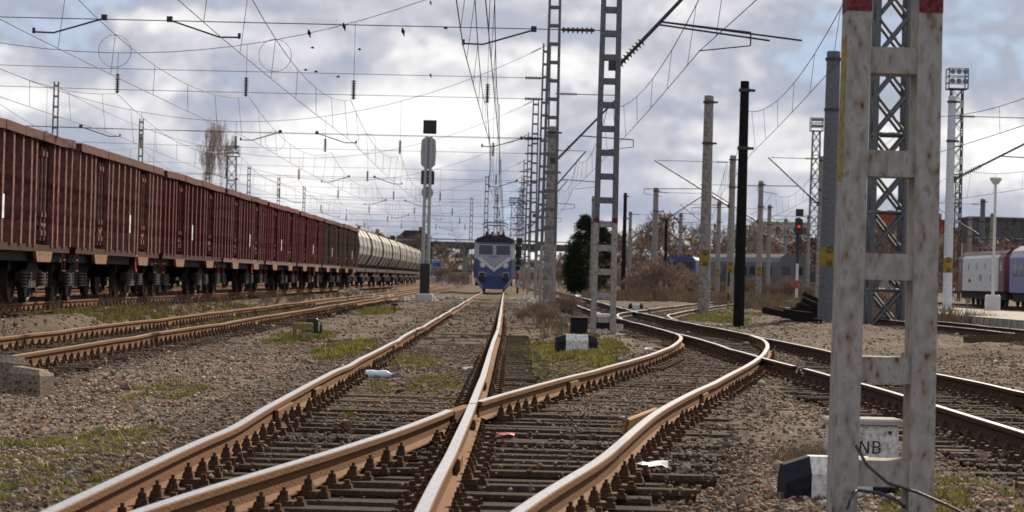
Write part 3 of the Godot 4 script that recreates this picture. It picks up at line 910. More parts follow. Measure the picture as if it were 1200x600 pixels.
func open_wagon(label: String, d_mid: float, wall: Material, rib: Material, chord: Material, seed_no: int) -> void:
	var r := RandomNumberGenerator.new()
	r.seed = seed_no
	var t: Track = tr.F
	var w := thing("open_wagon", label, "freight wagon", Vector3(t.cx(d_mid), t.lift + 0.17, -d_mid), -atan(t.slope(d_mid)), "high sided open wagons in the freight train")
	var L := 14.04
	var hl := 6.62
	var fl := Mb.new()
	fl.box(Vector3(0, 1.07, 0), Vector3(2.6, 0.1, hl * 2 - 0.1))
	part("floor", fl, M.bogie, w)
	var sole := Mb.new()
	for s in [-1.0, 1.0]: sole.box(Vector3(s * 1.2, 0.92, 0), Vector3(0.16, 0.22, hl * 2))
	sole.box(Vector3(0, 0.87, 0), Vector3(0.5, 0.3, hl * 2 - 0.2))
	part("underframe", sole, M.bogie, w)
	for s in [-1.0, 1.0]:
		var sw := Mb.new()
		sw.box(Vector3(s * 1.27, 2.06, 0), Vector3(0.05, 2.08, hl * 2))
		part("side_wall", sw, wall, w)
		var tc := Mb.new()
		var tya := 3.17 + r.randf_range(-0.012, 0.012)
		for k in 7:     # the top rail, bent a little from years of loading
			var tyb := 3.17 + r.randf_range(-0.022, 0.014)
			var xa: float = s * (1.4 + r.randf_range(-0.012, 0.012))
			var z0 := -hl - 0.03 + (hl * 2 + 0.06) * k / 7.0
			var z1 := -hl - 0.03 + (hl * 2 + 0.06) * (k + 1) / 7.0
			tc.hexa([Vector3(xa - 0.1, tyb - 0.085, z1), Vector3(xa + 0.1, tyb - 0.085, z1), Vector3(xa + 0.1, tya - 0.085, z0), Vector3(xa - 0.1, tya - 0.085, z0), Vector3(xa - 0.09, tyb + 0.085, z1), Vector3(xa + 0.09, tyb + 0.085, z1), Vector3(xa + 0.09, tya + 0.085, z0), Vector3(xa - 0.09, tya + 0.085, z0)])
			tya = tyb
		part("top_rail", tc, chord, w)
		var bc := Mb.new()
		bc.box(Vector3(s * 1.36, 1.06, 0), Vector3(0.13, 0.13, hl * 2))
		part("bottom_rail", bc, wall, w)
		for dc in [-3.4, 3.4]:
			var door := Node3D.new()
			door.name = "side_door"
			w.add_child(door, true)
			for leaf in [-0.46, 0.46]:
				var lf := Mb.new()
				lf.box(Vector3(s * 1.325, 2.08, dc + leaf), Vector3(0.06, 1.72, 0.88))
				part("door_leaf", lf, wall, door)
				var bar := Mb.new()
				bar.tube(Vector3(s * 1.395, 1.2, dc + leaf * 0.42), Vector3(s * 1.395, 2.98, dc + leaf * 0.42), 0.032, 0.032, 6)
				for y in [1.35, 1.7, 2.85]:
					bar.box(Vector3(s * 1.39, y, dc + leaf * 0.42), Vector3(0.1, 0.1, 0.16))
				bar.box(Vector3(s * 1.41, 1.5, dc + leaf * 0.2), Vector3(0.05, 0.06, 0.36), Basis(Vector3.RIGHT, r.randf_range(-0.4, 0.4)))
				part("lock_bar", bar, rib, door)
			for pz in [-0.98, 0.98]:
				var post := Mb.new()
				post.box(Vector3(s * 1.37, 2.09, dc + pz), Vector3(0.17, 1.98, 0.15))
				part("door_post", post, rib, door)
			var sp := Mb.new()
			sp.prism([Vector2(-0.95, 1.0), Vector2(-0.75, 0.8), Vector2(0.75, 0.8), Vector2(0.95, 1.0)], -0.03, 0.03, Transform3D(Basis(Vector3.UP, PI / 2), Vector3(s * 1.44, 0, dc)))
			part("sill_plate", sp, M.sill_plate, w)
		for z in [-6.5, -5.75, -4.95, -1.85, -0.95, 0.0, 0.95, 1.85, 4.95, 5.75, 6.5]:
			var rb := Mb.new()
			var bow := r.randf_range(-0.06, 0.06)
			var zz: float = z + r.randf_range(-0.02, 0.02)
			var ww := 0.085 if absf(z) < 6.4 else 0.075
			for seg in 2:     # two lengths, slightly bent between them, with a hat section
				var ya: float = [1.12, 2.1][seg]
				var yb: float = [2.1, 3.09][seg]
				var za: float = [zz, zz + bow][seg]
				var zb: float = [zz + bow, zz][seg]
				var q := []
				for pr in [[ya, za], [yb, zb]]:
					var ring := [Vector3(s * 1.29, pr[0], pr[1] + ww + 0.02), Vector3(s * 1.46, pr[0], pr[1] + ww), Vector3(s * 1.46, pr[0], pr[1] - ww), Vector3(s * 1.29, pr[0], pr[1] - ww - 0.02)]
					if s < 0.0: ring.reverse()
					q.append_array(ring)
				rb.hexa(q)
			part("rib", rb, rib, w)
	for e in [-1.0, 1.0]:
		var ew := Mb.new()
		ew.box(Vector3(0, 2.1, e * (hl - 0.03)), Vector3(2.48, 2.0, 0.05))
		ew.box(Vector3(0, 3.17, e * (hl - 0.02)), Vector3(2.56, 0.168, 0.12))
		for x in [-0.8, 0.0, 0.8]: ew.box(Vector3(x, 2.1, e * (hl + 0.04)), Vector3(0.14, 1.96, 0.1))
		ew.box(Vector3(0, 1.02, e * (hl - 0.02)), Vector3(2.6, 0.26, 0.1))
		part("end_wall", ew, wall, w)
	for z in [-4.5, 4.5]: bogie(w, z)
	buffers(w, L, M.bogie)
	var tank := Mb.new()
	tank.tube(Vector3(0.35, 0.72, -0.9), Vector3(0.35, 0.72, 0.7), 0.2, 0.2, 12)
	tank.tube(Vector3(-0.3, 0.68, -1.6), Vector3(-0.3, 0.68, -0.9), 0.16, 0.16, 10)
	part("brake_tank", tank, M.bogie, w)
	var pl := Mb.new()
	pl.box(Vector3(1.467, 1.75, 0.95 * (1 if seed_no % 2 else -1)), Vector3(0.008, 0.42, 0.18))
	part("label_plate", pl, M.paper, w)
	var steps := Mb.new()
	for z in [-6.2, 6.2]:
		for e in [-0.16, 0.16]: steps.tube(Vector3(1.38, 1.1, z + e), Vector3(1.38, 0.62, z + e), 0.014, 0.014, 5)
		for y in [0.64, 0.86]: steps.box(Vector3(1.38, y, z), Vector3(0.05, 0.02, 0.33))
	part("step", steps, rib, w)
	if seed_no % 2 == 0:
		var disc := Mb.new()
		disc.lathe(Vector3(1.38, 0.86, -2.6), [[0.16, 0.0], [0.22, 0.02], [0.22, 0.04], [0.16, 0.05]], 16, Basis(Vector3.BACK, -PI / 2))
		disc.box(Vector3(1.4, 0.86, -2.6), Vector3(0.03, 0.36, 0.03))
		disc.box(Vector3(1.4, 0.86, -2.6), Vector3(0.03, 0.03, 0.36))
		part("brake_wheel", disc, M.red, w)

func hopper_wagon(label: String, d_mid: float) -> void:
	var t: Track = tr.F
	var w := thing("hopper_wagon", label, "freight wagon", Vector3(t.cx(d_mid), t.lift + 0.17, -d_mid), -atan(t.slope(d_mid)), "grey rounded hopper wagons behind the open wagons")
	var prof := [Vector2(-1.1, 1.35), Vector2(-0.5, 1.05), Vector2(0.5, 1.05), Vector2(1.1, 1.35), Vector2(1.42, 1.9), Vector2(1.46, 2.4), Vector2(1.36, 2.9), Vector2(1.08, 3.3), Vector2(0.6, 3.52), Vector2(-0.6, 3.52), Vector2(-1.08, 3.3), Vector2(-1.36, 2.9), Vector2(-1.46, 2.4), Vector2(-1.42, 1.9)]
	var z := -6.2
	for k in 3:
		var mb := Mb.new()
		mb.prism(prof, z + 0.1, z + 4.0)
		part("hopper_bay", mb, M.hopper, w)
		z += 4.13
	for k in 4:
		var mb := Mb.new()
		var big := prof.map(func(p): return Vector2(p.x * 1.02, (p.y - 2.3) * 1.02 + 2.3))
		mb.prism(big, -6.3 + k * 4.13, -6.08 + k * 4.13)
		part("hoop", mb, M.hopper_rib, w)
	var u := Mb.new()
	u.box(Vector3(0, 1.0, 0), Vector3(2.2, 0.22, 13.0))
	part("underframe", u, M.bogie, w)
	for k in 3:
		var ch := Mb.new()
		ch.taper(Vector3(0, 0.45, -4.13 + 4.13 * k), 0.6, Vector2(0.6, 0.6), Vector2(2.0, 2.6))
		part("chute", ch, M.spring, w)
	for q in [-4.6, 4.6]: bogie(w, q)
	buffers(w, 14.04, M.bogie)

func van(label: String, x: float, d: float) -> void:
	var o := thing("closed_van", label, "freight wagon", Vector3(x, 0.4, -d), 0.0, "closed vans behind the open wagons")
	var q := Mb.new()
	q.prism([Vector2(-1.3, 0.95), Vector2(1.3, 0.95), Vector2(1.3, 2.4), Vector2(-1.3, 2.4)], -6.5, 6.5)
	part("body", q, M.slate_body, o)
	q = Mb.new()
	q.prism([Vector2(-1.36, 2.4), Vector2(1.36, 2.4), Vector2(0.8, 2.62), Vector2(-0.8, 2.62)], -6.55, 6.55)
	part("roof", q, M.roof_grey, o)
	q = Mb.new()
	q.box(Vector3(1.33, 1.7, 0), Vector3(0.05, 1.3, 2.4))
	part("sliding_door", q, M.slate_body, o)
	q = Mb.new()
	q.box(Vector3(0, 0.8, 0), Vector3(2.3, 0.4, 12.6))
	part("underframe", q, M.bogie, o)
	for z in [-4.4, 4.4]: bogie(o, z)
	buffers(o, 14.04, M.bogie)

func wagons() -> void:
	var rows := [
		["first dusty maroon open wagon, its pale ribs filling the near end of the train", "maroon", "sunlit_dusty_rib", "chord"],
		["dusty maroon open wagon coupled second in the train, with pale top rail", "maroon", "sunlit_dusty_rib", "chord"],
		["brownish maroon open wagon coupled third in the train", "maroon", "sunlit_maroon_rib", "chord"],
		["open wagon with a bright red door frame, fourth in the train", "crimson", "sunlit_maroon_rib", "chord"],
		["crimson open wagon, fifth in the train from its near end", "crimson", "sunlit_crimson_rib", "sunlit_crimson_rib"],
		["crimson open wagon, sixth in the train from its near end", "crimson", "sunlit_crimson_rib", "sunlit_crimson_rib"],
		["dark red open wagon coupled between a crimson and a blackened wagon", "crimson", "sunlit_umber_rib", "sunlit_umber_rib"],
		["blackened brown open wagon, last before the grey hopper wagons", "umber", "sunlit_umber_rib", "sunlit_umber_rib"]]
	for i in rows.size():
		open_wagon(rows[i][0], 48.9 + 14.04 * i, M[rows[i][1]], M[rows[i][2]], M[rows[i][3]], 3 + i)
	for i in 9:
		hopper_wagon("grey round-sided hopper wagon, %s behind the blackened open wagon" % ["first", "second", "third", "fourth", "fifth", "sixth", "seventh", "eighth", "ninth"][i], 48.9 + 14.04 * (8 + i))
	# a small blue rail tractor at the tail
	# closed vans on the next track, glimpsed between the bogies
	for i in 7:
		van("slate blue closed van hidden behind the open wagons, seen between their bogies", -15.2, 50.0 + 14.6 * i)
	var d := 424.0
	var t: Track = tr.F
	var k := thing("rail_tractor", "small bright blue shunting vehicle standing behind the hopper wagons", "shunter", Vector3(t.cx(d), 0.44, -d), 0.0)
	var b := Mb.new()
	b.chbox(Vector3(0, 1.5, 2.0), Vector3(1.9, 1.5, 3.0), 0.12)
	part("hood", b, M.sky_blue, k)
	b = Mb.new()
	b.chbox(Vector3(0, 1.95, -0.7), Vector3(2.5, 2.3, 2.3), 0.15)
	part("cab", b, M.sky_blue, k)
	for x in [-0.6, 0.6]:
		b = Mb.new()
		b.box(Vector3(x, 2.45, 0.462), Vector3(0.8, 0.7, 0.02))
		part("windscreen", b, M.glass, k)
	b = Mb.new()
	b.box(Vector3(0, 0.66, 0.6), Vector3(2.3, 0.3, 6.0))
	part("underframe", b, M.white, k)
	for z in [-1.0, 2.4]: wheelset(k, z)


# ---------------------------------------------------------------- overhead line
func insulator(parent: Node3D, p0: Vector3, p1: Vector3, r := 0.075) -> void:   # ribbed rod between two points
	var mb := Mb.new()
	mb.tube(p0, p1, r * 0.4, r * 0.4, 6)
	var n := maxi(4, int(p0.distance_to(p1) / 0.09))
	for i in n:
		var a := p0.lerp(p1, (i + 0.25) / n)
		mb.tube(a, p0.lerp(p1, (i + 0.6) / n), r, r * 0.55, 8)
	part("insulator", mb, M.insulator, parent)

func wire(called: String, pts: PackedVector3Array, r: float, parent: Node3D) -> void:
	var mb := Mb.new()
	mb.path(pts, r, 4)
	part(called, mb, M.wire, parent)

func lattice_mast(label: String, x: float, d: float, h: float, m: Material, pitch := 0.51, group := "lattice masts that carry the overhead lines", w0 := 0.55, deep := 0.26, painted := 0.0) -> Node3D:   # painted: height up to which the mast is whitewashed; bare steel above
	var y0 := gh(x, d) - 0.1
	var t := thing("lattice_mast", label, "mast", Vector3(x, y0, -d), 0.0, group)
	var wt := w0 - 0.0148 * h
	var l0 := 0.125
	var l1 := 0.09
	for s in [-1.0, 1.0]:
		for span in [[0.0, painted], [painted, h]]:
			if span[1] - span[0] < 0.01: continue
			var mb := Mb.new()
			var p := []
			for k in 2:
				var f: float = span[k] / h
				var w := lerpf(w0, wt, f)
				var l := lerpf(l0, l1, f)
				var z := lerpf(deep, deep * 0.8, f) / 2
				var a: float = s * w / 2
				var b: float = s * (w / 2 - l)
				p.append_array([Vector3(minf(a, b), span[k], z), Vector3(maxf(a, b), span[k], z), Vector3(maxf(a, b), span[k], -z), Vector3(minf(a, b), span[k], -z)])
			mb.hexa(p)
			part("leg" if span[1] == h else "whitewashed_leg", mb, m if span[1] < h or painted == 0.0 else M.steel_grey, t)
	var y := 0.4
	while y < h:
		var f := y / h
		var w: float = lerpf(w0 - 2 * l0, wt - 2 * l1, f)
		var mb := Mb.new()
		mb.box(Vector3(0, y, 0), Vector3(w + 0.004, 0.13, lerpf(deep, deep * 0.8, f) - 0.03))
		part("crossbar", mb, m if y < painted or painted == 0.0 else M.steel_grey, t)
		y += pitch
	return t

var span_ds := [13.7, 59.0, 105.0, 151.0, 197.0, 243.0, 298.0, 345.0, 390.0, 439.0]
const CONTACT := 6.15
const MESS := 7.8

func messenger_y(f: float) -> float:   # f: 0..1 along the span
	return MESS - 3.4 * f * (1.0 - f) * 1.05

func steady_arm(parent: Node3D, a: Vector3, b: Vector3) -> void:
	var mb := Mb.new()
	var mid := a.lerp(b, 0.72) + Vector3(0, -0.1, 0)
	mb.path(PackedVector3Array([a, mid, b]), 0.02, 6)
	mb.box(b + Vector3(0, 0.03, 0), Vector3(0.06, 0.12, 0.06))
	mb.box(a + Vector3(0, 0.02, 0), Vector3(0.12, 0.12, 0.1))
	part("steady_arm", mb, M.wire, parent)

func overhead_line(label: String, t: Track, xo: float, k0: int, k1: int, stagger: float, loops := false) -> void:
	var o := thing("overhead_line", label, "overhead line", Vector3.ZERO, 0.0, "overhead lines above the tracks")
	for k in range(k0, k1):
		var da: float = span_ds[k]
		var db: float = span_ds[k + 1]
		var xa := t.cx(da) + xo
		var xb := t.cx(db) + xo
		var sa := stagger * (1 if k % 2 == 0 else -1)
		var mp := PackedVector3Array()
		var cp := PackedVector3Array()
		for i in 13:
			var f := i / 12.0
			mp.append(Vector3(lerpf(xa, xb, f), messenger_y(f), -lerpf(da, db, f)))
			cp.append(Vector3(lerpf(xa + sa, xb - sa, f), CONTACT - 0.05 * sin(PI * f), -lerpf(da, db, f)))
		wire("messenger_wire", mp, 0.0115, o)
		wire("contact_wire", cp, 0.0115, o)
		for i in range(1, 12, 2):
			wire("dropper", PackedVector3Array([mp[i], cp[i]]), 0.0065, o)
		if loops and k < 3:   # loop of feeder cable
			var lp := PackedVector3Array()
			for i in 17:
				var a := TAU * i / 16.0
				lp.append(mp[3] + Vector3(0.42 * sin(a), -0.42 + 0.42 * cos(a), 0.0))
			wire("cable_loop", lp, 0.006, o)

func headspan(d: float, mast_l: Vector3, mast_r: Vector3, xs: Array, no: String) -> void:
	var o := thing("headspan", "cross-track suspension wires with insulators strung at the %s pair of masts" % no, "cross wires", Vector3.ZERO, 0.0, "cross-track suspension wires of the overhead line")
	var z := -d
	var mid := (mast_l.x + mast_r.x) / 2
	var half := (mast_r.x - mast_l.x) / 2
	var low := PackedVector3Array()
	var n := 28
	for i in n + 1:
		var x := lerpf(mast_l.x, mast_r.x, i / float(n))
		low.append(Vector3(x, 9.35 + (mast_r.y - 0.1 - 9.35) * pow(absf((x - mid) / half), 2.0), z))
	wire("head_wire", low, 0.012, o)
	for yy in [[8.75, "upper_cross_wire"], [7.95, "middle_cross_wire"], [6.45, "lower_cross_wire"]]:
		wire(yy[1], PackedVector3Array([Vector3(mast_l.x, yy[0] + 0.1, z), Vector3(mid, yy[0], z), Vector3(mast_r.x, yy[0] + 0.08, z)]), 0.01, o)
		insulator(o, Vector3(mast_r.x - 1.05, yy[0] + 0.075, z), Vector3(mast_r.x - 0.35, yy[0] + 0.078, z), 0.09)
	insulator(o, low[n - 1].lerp(low[n], 0.3), low[n - 1].lerp(low[n], 0.75), 0.06)
	for i in xs.size():
		var x: float = xs[i]
		var f := pow(absf((x - mid) / half), 2.0)
		var top := 9.35 + (mast_r.y - 0.1 - 9.35) * f
		wire("hanger", PackedVector3Array([Vector3(x, top, z), Vector3(x, MESS + 0.75, z)]), 0.008, o)
		insulator(o, Vector3(x, MESS + 0.75, z), Vector3(x, MESS + 0.02, z), 0.115)
		var s := 1.0 if i % 2 == 0 else -1.0
		steady_arm(o, Vector3(x + 1.35 * s, 6.5, z), Vector3(x - 0.15 * s, CONTACT + 0.02, z))

func bracket(p: Node3D, d: float, xp: float, xt: float, y0 := 5.7, y1 := 8.25) -> void:   # swivelling arm from a pole at xp to above a track at xt; p stands at the pole's foot
	var z := 0.0
	var s := signf(xt - xp)
	var a := Vector3(s * 0.2, y0 - p.position.y, z)
	var b := Vector3(xt - xp + s * 0.35, y1 - p.position.y, z)
	insulator(p, a, a.lerp(b, 0.22), 0.1)
	var mb := Mb.new()
	mb.tube(a.lerp(b, 0.2), b, 0.042, 0.036, 8)
	mb.box(a - Vector3(s * 0.1, 0, 0), Vector3(0.26, 0.24, 0.2))
	part("bracket_tube", mb, M.steel_dark, p)
	var tie := Mb.new()
	tie.tube(Vector3(s * 0.1, y1 - p.position.y, z), b - Vector3(s * 0.15, 0, 0), 0.018, 0.018, 6)
	part("tie_rod", tie, M.wire, p)
	insulator(p, Vector3(s * 0.3, y1 - p.position.y, z), Vector3(s * 0.95, y1 - p.position.y, z), 0.07)
	var reg := Mb.new()
	var r0 := a.lerp(b, 0.38)
	var r1 := Vector3(xt - xp + s * 0.9, CONTACT + 0.42 - p.position.y, z)
	reg.tube(r0, r1, 0.024, 0.024, 6)
	reg.tube(r1, r1 + Vector3(0, -0.28, 0), 0.016, 0.016, 5)
	reg.tube(r1 + Vector3(0, -0.28, 0), Vector3(xt - xp - s * 0.2, CONTACT - p.position.y, z), 0.014, 0.014, 5)
	part("registration_arm", reg, M.wire, p)

func overhead() -> void:
	var nth := ["second", "third", "fourth", "fifth", "sixth", "seventh", "eighth", "ninth", "tenth"]
	# masts on the right of the blue locomotive's track, masts beyond the wagons, wires between them
	for i in span_ds.size():
		var d: float = span_ds[i]
		if i == 0:
			near_mast(d)
			continue
		var xr: float = [2.1, 2.1, 1.58, 1.9, 1.8, 1.82, 1.8, 1.8, 1.8, 1.8][i]
		var lab := "steel lattice mast with whitewashed foot and square openings, %s in the row beside the crossover" % nth[i - 1]
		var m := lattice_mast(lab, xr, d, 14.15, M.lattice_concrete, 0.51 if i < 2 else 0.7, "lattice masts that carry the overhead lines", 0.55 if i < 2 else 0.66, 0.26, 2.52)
		if i == 1:
			for y in [2.52]:
				var rb := Mb.new()
				rb.box(Vector3(-0.196, y, 0.001), Vector3(0.125, 0.1, 0.262))
				rb.box(Vector3(0.196, y, 0.001), Vector3(0.125, 0.1, 0.262))
				part("red_band", rb, M.red_paint, m)
			var ft := Mb.new()
			ft.taper(Vector3(0, -0.1, 0), 0.2, Vector2(1.15, 0.9), Vector2(0.95, 0.7))
			part("footing", ft, M.concrete, m)
			bracket(m, d, xr, 4.2, 5.8, 8.3)
			var long := Mb.new()      # two long registration tubes that reach past the track
			var py := m.position.y
			long.tube(Vector3(1.05, 6.75 - py, 0.0), Vector3(4.1, 6.43 - py, 0.0), 0.022, 0.022, 6)
			long.tube(Vector3(1.0, 6.68 - py, 0.1), Vector3(3.4, 6.4 - py, 0.1), 0.022, 0.022, 6)
			part("long_arm", long, M.wire, m)
		elif i < 6:
			bracket(m, d, xr, tr.C.cx(d) + 0.2)
		var ml := Vector3(-32.5, 14.0, -d)
		if i >= 4:
			lattice_mast("slim dark lattice mast rising behind the freight wagons, %s in its row" % nth[i - 4], -32.5, d, 14.2, M.steel_grey, 0.75, "lattice masts behind the freight wagons", 0.6)
		elif i >= 1:
			lattice_mast("slim dark lattice mast across the yard, opposite the %s whitewashed mast" % nth[i - 1], -32.5, d, 14.2, M.steel_grey, 0.75, "lattice masts behind the freight wagons", 0.6)
		if i < 9:
			headspan(d, ml, Vector3(xr, 14.1, -d), [-0.9, -6.0, -10.1, -15.0, -20.2, -25.4], nth[i - 1])
	overhead_line("overhead line above the track of the blue locomotive", tr.A, 0.0, 0, 8, 0.18)
	overhead_line("twin feeder line close beside the one above the blue locomotive's track", tr.A, 0.45, 0, 8, 0.05)
	overhead_line("overhead line above the rusty siding beside the wagons", tr.E, 0.15, 0, 8, 0.18, true)
	overhead_line("overhead line above the freight wagons", tr.F, 0.0, 0, 8, 0.18, true)
	var off := Track.new([[0.0, -15.0], [440.0, -15.0]])
	overhead_line("overhead line just beyond the freight wagons", off, 0.0, 0, 8, 0.18)
	overhead_line("overhead line two tracks beyond the freight wagons", off, -5.2, 0, 7, 0.18)
	overhead_line("overhead line farthest beyond the freight wagons", off, -10.4, 0, 7, 0.18)
	overhead_line("overhead line above the dark track that the crossover joins", tr.C, 0.1, 0, 7, 0.2)
	var rt := Track.new([[0.0, 5.6], [105.0, 9.0], [200.0, 14.6], [440.0, 18.0]])
	overhead_line("overhead line swinging right beside the black wooden pole", rt, 0.0, 1, 7, 0.2)
	var r2 := Track.new([[0.0, 15.0], [105.0, 15.4], [200.0, 19.0], [440.0, 27.0]])
	overhead_line("overhead line above the track by the platform edge", r2, 0.0, 1, 7, 0.2)
	var r3 := Track.new([[0.0, 24.0], [440.0, 26.0]])
	overhead_line("overhead line right of the blue-white pole", r3, 0.0, 2, 7, 0.2)

func near_mast(d: float) -> void:   # the pale mast close to the camera
	var x := 1.885
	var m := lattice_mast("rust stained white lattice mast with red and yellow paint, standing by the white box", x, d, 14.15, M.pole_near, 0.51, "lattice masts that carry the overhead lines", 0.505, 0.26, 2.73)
	var y := 2.73
	for s in [-1.0, 1.0]:
		var rb := Mb.new()
		rb.box(Vector3(s * (0.2525 - 0.0074 * y - 0.0575), y, 0), Vector3(0.118, 0.1, 0.262))
		part("red_band", rb, M.red_paint, m)
	var ys := Mb.new()
	ys.box(Vector3(-0.2525 + 0.0074 * 2.2 + 0.0005, 2.2, 0.005), Vector3(0.004, 0.72, 0.2), Basis(Vector3.BACK, -0.0074))
	part("yellow_stripe", ys, M.yellow, m)
	var ft := Mb.new()
	ft.taper(Vector3(0, -0.3, 0), 0.32, Vector2(1.1, 0.9), Vector2(0.9, 0.7))
	part("footing", ft, M.concrete, m)


# ---------------------------------------------------------------- poles, signals, towers
func round_pole(called: String, label: String, ut: float, vt: float, d: float, r0: float, r1: float, m: Material, mark := false, reach := 0.0) -> Node3D:
	var p := at(ut, vt, d)
	var y0 := gh(p.x, d) - 0.1
	var h := p.y - y0
	var t := thing(called, label, "pole", Vector3(p.x, y0, -d), 0.0, "poles standing in the yard")
	var mb := Mb.new()
	mb.lathe(Vector3.ZERO, [[r0, 0.0], [lerpf(r0, r1, 0.5), h * 0.5], [r1, h - 0.02], [r1 * 0.85, h], [0.0, h]], 14)
	part("shaft", mb, m, t)
	var cl := Mb.new()
	for q in [0.3, 1.9]:
		cl.lathe(Vector3(0, h - q, 0), [[r1, 0.0], [r1 + 0.045, 0.0], [r1 + 0.045, 0.09], [r1, 0.09]], 14)
		cl.box(Vector3(r1 + 0.09, h - q + 0.045, 0), Vector3(0.16, 0.07, 0.1))
	part("clamp", cl, M.steel_dark, t)
	if mark:
		var yy := Mb.new()
		var rr := lerpf(r0, r1, 2.1 / h) + 0.004
		yy.lathe(Vector3(0, 1.95, 0), [[rr, 0.0], [rr - 0.001, 0.6]], 14)
		part("yellow_marking", yy, M.yellow, t)
		var sg := Mb.new()
		for a in 12:
			var a0 := TAU * a / 12.0
			var a1 := TAU * (a + 1) / 12.0
			sg.tube(Vector3(0.1 * cos(a0), 2.48 + 0.09 * sin(a0), rr + 0.012), Vector3(0.1 * cos(a1), 2.48 + 0.09 * sin(a1), rr + 0.012), 0.012, 0.012, 4)
		sg.box(Vector3(0, 2.45, rr + 0.01), Vector3(0.03, 0.1, 0.02))
		for q in 3: sg.box(Vector3(-0.07 + 0.07 * q, 2.05, rr + 0.008), Vector3(0.03, 0.16, 0.012))
		part("warning_symbol", sg, M.black, t)
	if reach != 0.0: bracket(t, d, p.x, p.x + reach, minf(5.7, p.y - 2.6), minf(8.25, p.y - 0.15))
	return t

func square_signal(label: String, ut: float, vt: float, d: float, lit: bool) -> void:   # plate, long head, box and disc on a striped post
	var p := at(ut, vt, d)
	var y0 := gh(p.x, d) - 0.05
	var h := p.y - y0
	var t := thing("railway_signal", label, "signal", Vector3(p.x, y0, -d), 0.0, "colour light signals of the yard")
	var bands := [[0.0, 0.55, "black"], [0.55, 1.1, "white"], [1.1, 1.6, "red"], [1.6, 2.6, "white"], [2.6, h - 0.5, "black"]]
	for b in bands:
		var mb := Mb.new()
		mb.tube(Vector3(0, b[0], 0), Vector3(0, b[1], 0), 0.085, 0.085, 10)
		part("post", mb, M[b[2]], t)
	var q := Mb.new()
	q.box(Vector3(0.05, h - 0.22, 0.1), Vector3(0.46, 0.44, 0.08))
	part("number_plate", q, M.black, t)
	q = Mb.new()
	q.chbox(Vector3(0.02, h - 1.05, 0.14), Vector3(0.46, 1.0, 0.2), 0.05)
	part("signal_head", q, M.black, t)
	for k in 3:
		var ln := Mb.new()
		var c := Vector3(0.02, h - 0.75 - 0.29 * k, 0.24)
		ln.lathe(c, [[0.0, 0.015], [0.09, 0.01], [0.09, 0.0]], 12, Basis(Vector3.RIGHT, PI / 2))
		part("lens", ln, M.red_lamp if lit and k == 1 else M.glass, t)
		var hd := Mb.new()
		hd.tube(c + Vector3(0, 0.1, 0), c + Vector3(0, 0.085, 0.16), 0.05, 0.04, 8)
		part("hood", hd, M.black, t)
	q = Mb.new()
	q.box(Vector3(0.02, h - 1.85, 0.12), Vector3(0.36, 0.4, 0.12))
	part("route_box", q, M.black, t)
	q = Mb.new()
	q.tube(Vector3(0, h - 2.3, 0.08), Vector3(0, h - 2.3, 0.14), 0.17, 0.17, 14)
	part("marker_disc", q, M.black, t)

func tall_signal() -> void:   # the grey signal beside the siding, seen from behind
	var d := 128.0
	var p := at(503, 141, d)
	var f := on(498, 351)
	var y0 := gh(p.x, d) - 0.05
	var h := p.y - y0
	var t := thing("railway_signal", "tall silver signal mast with black square plate and black lower section, near the wagons", "signal", Vector3(p.x, y0, -d), 0.0, "colour light signals of the yard")
	var q := Mb.new()
	q.chbox(Vector3(0, 0.2, 0), Vector3(0.8, 0.42, 0.7), 0.05)
	part("footing", q, M.white, t)
	for s in [-0.13, 0.13]:
		q = Mb.new()
		q.tube(Vector3(s, 0.4, 0), Vector3(s, 1.8, 0), 0.1, 0.1, 8)
		part("lower_post", q, M.black, t)
		q = Mb.new()
		q.tube(Vector3(s, 1.8, 0), Vector3(s * 0.8, h - 0.75, 0), 0.085, 0.07, 8)
		part("upper_post", q, M.silver, t)
	q = Mb.new()
	q.box(Vector3(0, 1.1, 0.05), Vector3(0.44, 1.4, 0.12))
	part("relay_case", q, M.black, t)
	for k in int((h - 2.6) / 0.35):
		q = Mb.new()
		q.box(Vector3(0, 2.0 + 0.35 * k, 0.06), Vector3(0.3, 0.035, 0.035))
		part("ladder_rung", q, M.silver, t)
	q = Mb.new()
	q.box(Vector3(0.04, h - 0.31, 0), Vector3(0.62, 0.64, 0.07))
	part("number_plate", q, M.black, t)
	q = Mb.new()
	var oval := []
	for i in 16:
		var a := TAU * i / 16.0
		oval.append(Vector2(0.36 * cos(a) * (1.0 if absf(sin(a)) < 0.9 else 0.8), h - 1.5 + 0.44 * signf(sin(a)) * (1 if absf(sin(a)) > 0.01 else 0) + 0.3 * sin(a)))
	q.prism(oval, -0.12, -0.06)
	part("backboard", q, M.silver, t)
	q = Mb.new()
	q.chbox(Vector3(0.0, h - 2.65, -0.1), Vector3(0.62, 0.66, 0.2), 0.05)
	part("route_box", q, M.black, t)
	q = Mb.new()
	q.tube(Vector3(0, h - 3.35, -0.04), Vector3(0, h - 3.35, -0.1), 0.28, 0.28, 18)
	part("marker_disc", q, M.silver, t)

